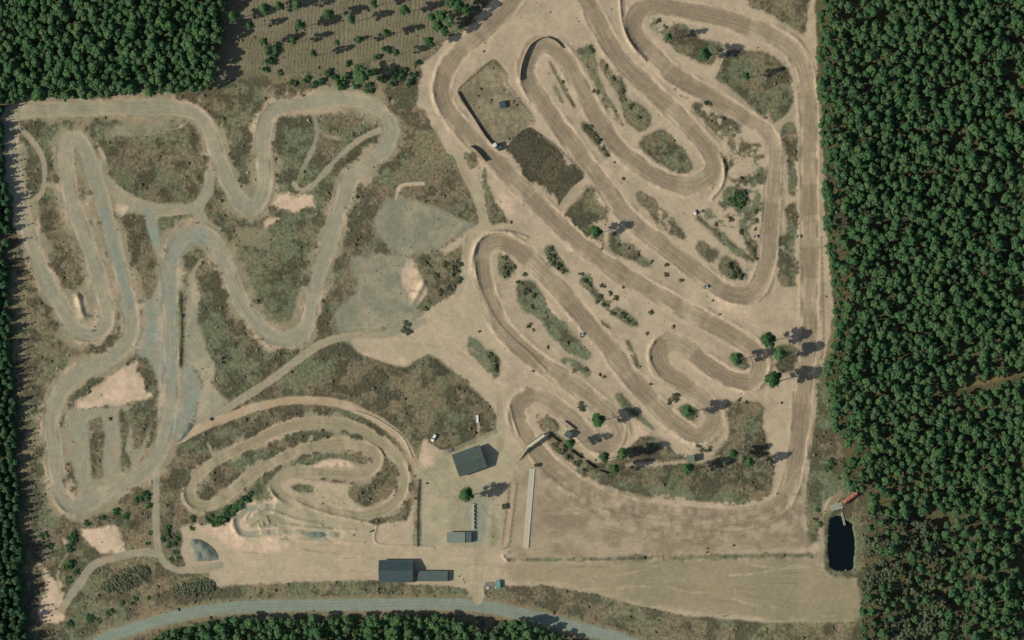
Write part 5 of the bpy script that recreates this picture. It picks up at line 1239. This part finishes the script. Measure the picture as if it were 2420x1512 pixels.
for k in (1, 2, 3):
    p_ = A.lerp(Bv, k / 5)
    MB().box((p_.x, p_.y, -0.6), (0.2, 1.3, p_.z + 0.5), math.atan2(dy, dx)).build('trestle', M_POST, o)
for k in range(9):                       # steps at the other end
    MB().box((Lb / 2 + 0.25 + k * 0.36, 0, HB - 0.2 - k * 0.38), (0.34, 1.5, 0.08)).build('step', M_CONCD, o)

# --- fences
def fence(name, label, pts, h, style='board', bay=2.4, mat=M_FENCE, gap=0):
    q = smooth(pts, False, 4.0)
    w = [G(p) for p in q]
    cum = [0]
    for k in range(1, len(w)): cum.append(cum[-1] + math.hypot(w[k][0] - w[k - 1][0], w[k][1] - w[k - 1][1]))
    n = max(1, round(cum[-1] / bay))
    def at(d_):
        for k in range(1, len(w)):
            if cum[k] >= d_ - 1e-6:
                t = (d_ - cum[k - 1]) / max(cum[k] - cum[k - 1], 1e-6)
                return w[k - 1][0] + (w[k][0] - w[k - 1][0]) * t, w[k - 1][1] + (w[k][1] - w[k - 1][1]) * t
        return w[-1]
    P0 = at(0)
    o = thing(name, label, 'fence', (P0[0], P0[1], hz(*P0)), 0)
    post = MB().box((0, 0, -0.4), (0.14, 0.14, h + 0.5)).mesh('post', mat if style == 'rail' else M_POST)
    prev = None
    lm = cum[-1] / n
    if style == 'board':
        mb = MB()
        nb_ = max(4, int(lm / 0.3))
        for k in range(nb_): mb.box((-lm / 2 + (k + .5) * lm / nb_, 0, 0.02), (lm / nb_ - 0.015, 0.05, h - 0.05 + 0.06 * ((k * 7) % 3)))
        panel = mb.mesh('board_panel', mat)
    elif style == 'wire':
        mb = MB()
        for k in range(7): mb.bar((-lm / 2, 0, 0.1 + k * (h - 0.15) / 6), (lm / 2, 0, 0.1 + k * (h - 0.15) / 6), 0.014, 4)
        for k in range(12): mb.bar((-lm / 2 + k * lm / 12, 0, 0.05), (-lm / 2 + k * lm / 12, 0, h), 0.012, 4)
        panel = mb.mesh('wire_panel', M_WIRE)
    else:
        mb = MB()
        mb.bar((-lm / 2, 0, h * 0.9), (lm / 2, 0, h * 0.9), 0.09, 6).bar((-lm / 2, 0, h * 0.45), (lm / 2, 0, h * 0.45), 0.07, 6)
        panel = mb.mesh('rail', mat)
    for k in range(n + 1):
        c_ = at(cum[-1] * k / n)
        z_ = hz(*c_)
        po = link_mesh('post', post, o); po.location = (c_[0] - P0[0], c_[1] - P0[1], z_ - hz(*P0))
        if prev is not None and not (gap and k % gap == 0):
            pa = link_mesh(panel.name.split('.')[0], panel, o)
            pa.location = ((c_[0] + prev[0]) / 2 - P0[0], (c_[1] + prev[1]) / 2 - P0[1], (z_ + prev[2]) / 2 - hz(*P0))
            pa.rotation_euler = (0, 0, math.atan2(c_[1] - prev[1], c_[0] - prev[0]))
        prev = (c_[0], c_[1], z_)
    return o
fence('enclosure_fence', 'dark board fence on the track side of the upper grass enclosure', [(1081, 217), (1098, 247), (1120, 280), (1142, 315), (1164, 343)], 1.5)
fence('enclosure_fence', 'wire fence along the upper left side of the grass enclosure', [(1080, 216), (1084, 209), (1120, 178), (1162, 141)], 0.9, 'wire')
fence('enclosure_fence', 'thin wire fence on the right side of the upper grass enclosure', [(1162, 141), (1178, 160), (1196, 178), (1192, 192), (1210, 218), (1235, 250), (1257, 278), (1256, 296)], 1.2, 'wire')
fence('enclosure_fence', 'wire fence between the upper grass enclosure and the dark heath enclosure', [(1187, 343), (1215, 324), (1246, 302)], 1.0, 'wire')
fence('enclosure_fence', 'wire fence along the upper right side of the dark heath enclosure', [(1250, 303), (1285, 325), (1320, 353), (1350, 385), (1378, 413), (1366, 424)], 0.9, 'wire')
fence('advert_wall', 'tall dark board wall on the track edge opposite the white-topped tower', [(1110, 346), (1120, 351), (1128, 358), (1138, 369), (1148, 381)], 2.4)
fence('berm_shade_boards', 'curved boards added for the dark bank shadow around the outside of the upper left hairpin', [(1230, 190), (1231, 170), (1236, 148), (1245, 124), (1256, 106), (1275, 93), (1290, 88)], 1.5)  # boards added to draw the berm bank's shadow as a crisp dark line
fence('berm_shade_boards', 'short curved boards added for the dark bank shadow at the top of the upper left hairpin', [(1293, 89), (1310, 95), (1321, 104), (1330, 114)], 1.2)
fence('bank_fence', 'dark gapped board fence running from the footbridge down to the lone tree', [(1297, 1026), (1317, 1042), (1337, 1058)], 1.6, 'board', 2.6, M_FENCE, 4)
fence('bank_fence', 'dark gapped board fence on the bank beside the first bend', [(1348, 1064), (1380, 1088), (1410, 1109), (1435, 1119)], 1.6, 'board', 2.6, M_FENCE, 4)
fence('short_wall', 'short dark wall above the flat grey-green hut', [(1334, 995), (1346, 1004), (1358, 1014)], 1.3)
fence('white_rail_fence', 'white rail barrier along the outside of the curved practice track', [(837, 971), (880, 986), (917, 1008), (947, 1031), (962, 1055), (972, 1083)], 0.9, 'rail', 3.0, M_WHITE)
fence('start_barrier', 'long low barrier parallel to the start line on its left', [(1219, 1143), (1215, 1180), (1208, 1235), (1201, 1288), (1188, 1297)], 1.0, 'wire', 3.0)
fence('queue_barrier', 'thin barrier at the left edge of the pink sand queue strip', [(1203, 1140), (1200, 1170), (1192, 1230), (1184, 1287)], 1.0, 'wire', 3.0)
fence('yard_fence', 'wire fence along the grassy strip at the left side of the yard', [(988, 1136), (986, 1200), (985, 1289)], 1.2, 'wire', 3.0)
fence('course_fence', 'wire fence along the left edge of the middle left loop', [(1122, 600), (1124, 640), (1135, 690), (1155, 735), (1180, 775), (1215, 812)], 1.0, 'wire', 3.0)
fence('course_fence', 'wire fence following the outer side of the top hairpin', [(1466, 0), (1470, 45), (1480, 82), (1502, 116), (1526, 144)], 1.0, 'wire', 3.0)
fence('course_fence', 'wire fence along the inner edge of the long right straight', [(1843, 320), (1848, 370), (1846, 440), (1842, 520), (1838, 590)], 1.0, 'wire', 3.2)
fence('course_fence', 'wire fence along the outer edge of the long right straight', [(1938, 560), (1940, 640), (1942, 720), (1943, 800), (1938, 850)], 1.0, 'wire', 3.2)

# --- tank, slab and jetty at the pond
x, y = G((2009, 1176), 1.4); o = thing('fuel_tank', 'long faded red cylindrical tank at the forest edge above the pond', 'tank', (x, y, hz(x, y)), math.radians(36))
for k, (cx2, l2) in enumerate(((-2.55, 4.6), (2.55, 4.6))):
    tb = MB(); tb.bar((cx2 - l2 / 2, 0, 1.5), (cx2 + l2 / 2, 0, 1.5), 1.2, 20)
    for e in (-1, 1): tb.bar((cx2 + e * l2 / 2, 0, 1.5), (cx2 + e * (l2 / 2 + 0.25), 0, 1.5), 1.2, 20, 0.8)
    d_ = tb.build('drum', M_RED, o)
    MB().bar((cx2, 0, 2.65), (cx2, 0, 2.95), 0.3, 10).build('hatch', M_STEEL, d_)
for xx in (-4, -1.3, 1.3, 4): MB().box((xx, 0, -0.3), (0.3, 1.8, 0.8)).build('saddle', M_CONCD, o)
x, y = G((1976, 1197)); o = thing('concrete_slab', 'grey concrete slab between the pond and the red tank', 'slab', (x, y, hz(x, y)), math.radians(15))
for k in range(4):
    for j in range(2): MB().box((-2.7 + k * 1.8, -0.9 + j * 1.8, -0.2), (1.76, 1.76, 0.4)).build('slab_panel', M_CONCD, o)
j0, j1 = G((1988, 1210)), G((1995.5, 1241))
Lj = math.hypot(j1[0] - j0[0], j1[1] - j0[1])
o = thing('jetty', 'narrow grey jetty reaching into the dark pond', 'jetty', ((j0[0] + j1[0]) / 2, (j0[1] + j1[1]) / 2, 0), math.atan2(j1[1] - j0[1], j1[0] - j0[0]))
npk = int(Lj / 0.3)
pm = MB().box((0, 0, 0), (0.27, 1.3, 0.06)).mesh('plank', M_CONCD)
for k in range(npk):
    q_ = link_mesh('plank', pm, o); q_.location = (-Lj / 2 + (k + .5) * Lj / npk, 0, 0.1)
for s in (-1, 1):
    MB().box((0, s * 0.5, -0.1), (Lj, 0.12, 0.19)).build('bearer', M_POST, o)
    for k in range(4): MB().bar((-Lj / 2 + 0.3 + k * (Lj - 0.6) / 3, s * 0.55, -2.4), (-Lj / 2 + 0.3 + k * (Lj - 0.6) / 3, s * 0.55, 0.35), 0.09, 8).build('pile', M_POST, o)

# --- heaps
def heap(name, label, poly, h, mat, humps, seed=1):
    q = np.array([G(p) for p in poly]); c0 = q.mean(0); qs = q - c0
    nx = 36
    xs = np.linspace(qs[:, 0].min(), qs[:, 0].max(), nx); ys = np.linspace(qs[:, 1].min(), qs[:, 1].max(), nx)
    rg = np.random.default_rng(seed); v = []; f = []; id_ = {}
    pl = [tuple(p) for p in qs]
    for j in range(nx):
        for i in range(nx):
            p = (xs[i], ys[j])
            if not inside(p, pl): continue
            d = min(math.hypot(p[0] - (a[0] + t * (b_[0] - a[0])), p[1] - (a[1] + t * (b_[1] - a[1]))) for a, b_ in zip(pl, pl[1:] + pl[:1]) for t in (0, .25, .5, .75))
            z = h * (1 - math.exp(-d / 1.6))
            z *= 0.45 + 0.9 * max(math.exp(-((p[0] - hx) ** 2 + (p[1] - hy) ** 2) / hr ** 2) for hx, hy, hr in humps)
            id_[i, j] = len(v); v.append((p[0], p[1], z + rg.normal() * 0.05 - 0.02))
    for (i, j), a in id_.items():
        t = [id_.get((i + 1, j)), id_.get((i + 1, j + 1)), id_.get((i, j + 1))]
        if None not in t: f.append((a, *t))
    mb = MB(); mb.poly(v, f)
    o = mb.build(name, mat)
    for pg in o.data.polygons: pg.use_smooth = True
    o.location = (c0[0], c0[1], hz(*c0))
    return tag(o, label, 'heap')
heap('gravel_heap', 'blue-grey gravel heap with several humps on pale sand at the lower left', [(447, 1284), (453, 1274), (463, 1272), (473, 1274), (490, 1283), (508, 1297), (517, 1313), (517, 1322), (498, 1326), (463, 1327), (458, 1313), (457, 1298)], 1.5, M_STONE, [(-5, 4.5, 2.2), (0, 2, 3.0), (3, -2.5, 3.0), (-3, -4, 2.5)])
heap('gravel_heap', 'grey gravel heap at the lower right corner of the western gravel yard', [(425, 1035), (437, 1005), (445, 997), (458, 1002), (452, 1015), (440, 1030), (425, 1045), (408, 1048)], 1.0, M_STONE, [(2, 3, 3.0), (-2, -2, 3.0)], 4)
heap('sand_heap', 'small grey heap in the middle of the lowest practice loop', [(725, 1263), (738, 1256), (760, 1256), (774, 1263), (758, 1271), (735, 1270)], 0.7, M_STONE, [(-2, 0, 2.5), (2.5, 0, 2.5)], 5)

# --- heaps of cut brush
def brush_heap(label, c0, c1, wid, h, lean, seed):
    rg = np.random.default_rng(seed)
    a, b_ = G(c0), G(c1)
    Lh = math.hypot(b_[0] - a[0], b_[1] - a[1])
    cx3, cy3 = (a[0] + b_[0]) / 2, (a[1] + b_[1]) / 2
    o = thing('brush_heap', label, 'brush heap', (cx3, cy3, hz(cx3, cy3)), math.atan2(b_[1] - a[1], b_[0] - a[0]))
    st = MB(); cl = []
    for k in range(230):
        t = rg.uniform(-1, 1); env = math.sqrt(max(0, 1 - t * t))
        xx = t * Lh / 2; yy = rg.uniform(-0.35, 0.35) * wid * env; l3 = wid * env * rg.uniform(0.3, 0.5) + 0.5
        top = h * env * (0.4 + 0.6 * rg.random())
        an3 = lean + rg.normal() * 0.18
        dx3, dy3 = math.sin(an3) * l3, math.cos(an3) * l3
        st.bar((xx - dx3 * .5, yy - dy3 * .5, top), (xx + dx3 * .5, yy + dy3 * .5, max(0.1, top * 0.5)), 0.13 * rg.uniform(0.6, 1.4), 5, 0.03)
        for m_ in range(2):
            s3 = rg.uniform(-0.5, 0.4)
            cl.append((np.array([xx + dx3 * s3, yy + dy3 * s3, top * (0.85 - 0.4 * s3)]), rg.uniform(0.3, 0.6), 0.6))
    tag(st.build('cut_branches', M_STICK, o), kind='stuff')
    tag(link_mesh('cut_twigs', leaf_mesh('cut_twigs', leaf_cloud(cl, rg, 14, 0.4, 0.7), M_BRUSH), o), kind='stuff')
brush_heap('left one of two long heaps of cut brush below the gravel lane', (240, 1392), (352, 1345), 13.0, 2.2, -0.15, 3)
brush_heap('right one of two long heaps of cut brush, nearest the pale yard', (408, 1396), (508, 1382), 10.5, 2.0, 0.1, 4)

# --- small things
def torus(R_, r_, n=18, m=8):
    v, f = [], []
    for i in range(n):
        a = 2 * math.pi * i / n
        for j in range(m):
            b_ = 2 * math.pi * j / m
            v.append(((R_ + r_ * math.cos(b_)) * math.cos(a), (R_ + r_ * math.cos(b_)) * math.sin(a), r_ + r_ * math.sin(b_)))
            f.append((i * m + j, ((i + 1) % n) * m + j, ((i + 1) % n) * m + (j + 1) % m, i * m + (j + 1) % m))
    return v, f
def tyre(label, c, R_, group=None):
    x, y = G(c); v, f = torus(R_ * 0.72, R_ * 0.28)
    mb = MB(); mb.poly(v, f); o = mb.build('tractor_tyre', M_RUB); o.location = (x, y, hz(x, y))
    tag(o, label, 'tyre', group)
tyre('large tractor tyre lying on the sand right of the western gravel yard', (500, 990), 1.0)
tyre('tyre lying on the heath near the sand strip, upper of two', (527, 846), 0.9)
tyre('tyre lying on the heath near the sand strip, lower of two', (527, 856), 0.9)
x, y = G((1643, 504), 0.8); o = thing('water_tank', 'small white domed tank beside the scrub triangle in the right loop', 'tank', (x, y, hz(x, y)))
tb = MB()
for (z0, r0), (z1, r1) in zip(((0, .95), (1.2, .95), (1.5, .75), (1.65, .35)), ((1.2, .95), (1.5, .75), (1.65, .35), (1.7, .1))): tb.bar((0, 0, z0), (0, 0, z1), r0, 14, r1)
tb.build('shell', M_WHITE, o); MB().bar((0, 0, 1.6), (0, 0, 1.85), .2, 8).build('cap', M_STEEL, o)
def stand(label, c):
    x, y = G(c, 1.2); o = thing('marshal_stand', label, 'marshal stand', (x, y, hz(x, y)))
    MB().box((0, 0, 1.1), (1.9, 1.7, 0.1)).build('platform', M_PLANK, o)
    for sx in (-1, 1):
        for sy in (-1, 1): MB().box((sx * .8, sy * .7, -0.3), (.12, .12, 1.4)).build('leg', M_POST, o)
    MB().box((-.9, 0, 1.21), (.06, 1.6, .9)).build('back_panel', M_WHITE, o)
    MB().box((1.2, 0, 0.45), (.5, .9, .08)).build('step', M_PLANK, o)
stand('white marshal stand on the inner edge of the long right straight', (1886, 559))
stand('white marshal stand at the lower right edge of the scrub triangle', (1784, 559))
stand('marshal stand at the corner where the middle straight enters its last bend', (1668, 677))
stand('marshal stand on the sand above the central diagonal straight', (1374, 790))
x, y = G((1128, 990)); o = thing('long_bench', 'long white bench on the heath beside the grey lane', 'bench', (x, y, hz(x, y)), math.radians(92))
MB().box((0, 0, 0.45), (4.6, 1.2, 0.08)).build('seat', M_WHITE, o)
for s in (-1, 0, 1): MB().box((s * 2.0, 0, -0.2), (0.12, 1.0, 0.64)).build('leg', M_POST, o)
x, y = G((1063, 1064)); o = thing('trailer', 'low grey trailer on the path left above the grey-green building', 'trailer', (x, y, hz(x, y)), math.radians(24))
MB().box((0, 0, 0.5), (3.0, 1.5, 0.12)).build('bed', M_STEEL, o)
for s in (-1, 1):
    MB().box((0, s * 0.75, 0.62), (3.0, 0.06, 0.35)).build('side_board', M_STEEL, o)
    MB().bar((0, s * 0.8, 0.33), (0, s * 0.98, 0.33), 0.33, 12).build('wheel', M_RUB, o)
MB().bar((1.5, 0, 0.52), (2.7, 0, 0.45), 0.06, 6).build('drawbar', M_STEEL, o)
def pole(label, c):
    x, y = G(c); o = thing('road_pole', label, 'pole', (x, y, hz(x, y)))
    MB().bar((0, 0, -0.4), (0, 0, 4.2), 0.12, 8, 0.08).build('shaft', M_POST, o)
    MB().box((0, 0, 4.1), (0.9, 0.1, 0.1)).build('crossarm', M_POST, o)
    MB().box((0, 0, -0.2), (0.7, 0.7, 0.5)).build('footing', M_CONC, o)
pole('leftmost wooden pole at the roadside edge of the grassy field', (1336, 1401))
pole('middle wooden pole at the roadside edge of the grassy field', (1512, 1438))
pole('right wooden pole at the roadside edge of the grassy field', (1709, 1456))
def barrel(label, c, group):
    x, y = G(c); o = thing('hay_bale', label, 'bale', (x, y, hz(x, y)), random.random() * 3)
    MB().box((0, 0, 0), (1.1, 0.7, 0.7), 0, 0.94).build('bale', M_FENCE, o)
    MB().box((0.2, 0, 0.02), (0.05, 0.74, 0.71)).build('strap', M_POST, o)
for c in ((1670, 1296), (1669, 1305), (1732, 1289), (1845, 952), (881, 1254), (875, 1256), (1132, 783), (1008, 1142)):
    barrel('small dark bale lying singly on open sand', c, 'single bales')
for o in [o for o in C.objects if o.name.startswith('hay_bale')]: o['group'] = 'single bales'
x, y = G((219, 782)); o = thing('sorting_post', 'dark post standing in the gravel hairpin at the left', 'post', (x, y, hz(x, y)))
MB().box((0, 0, -0.3), (0.5, 0.5, 1.4)).build('shaft', M_POST, o); MB().box((0, 0, 1.1), (0.8, 0.8, 0.12)).build('cap', M_FENCE, o)
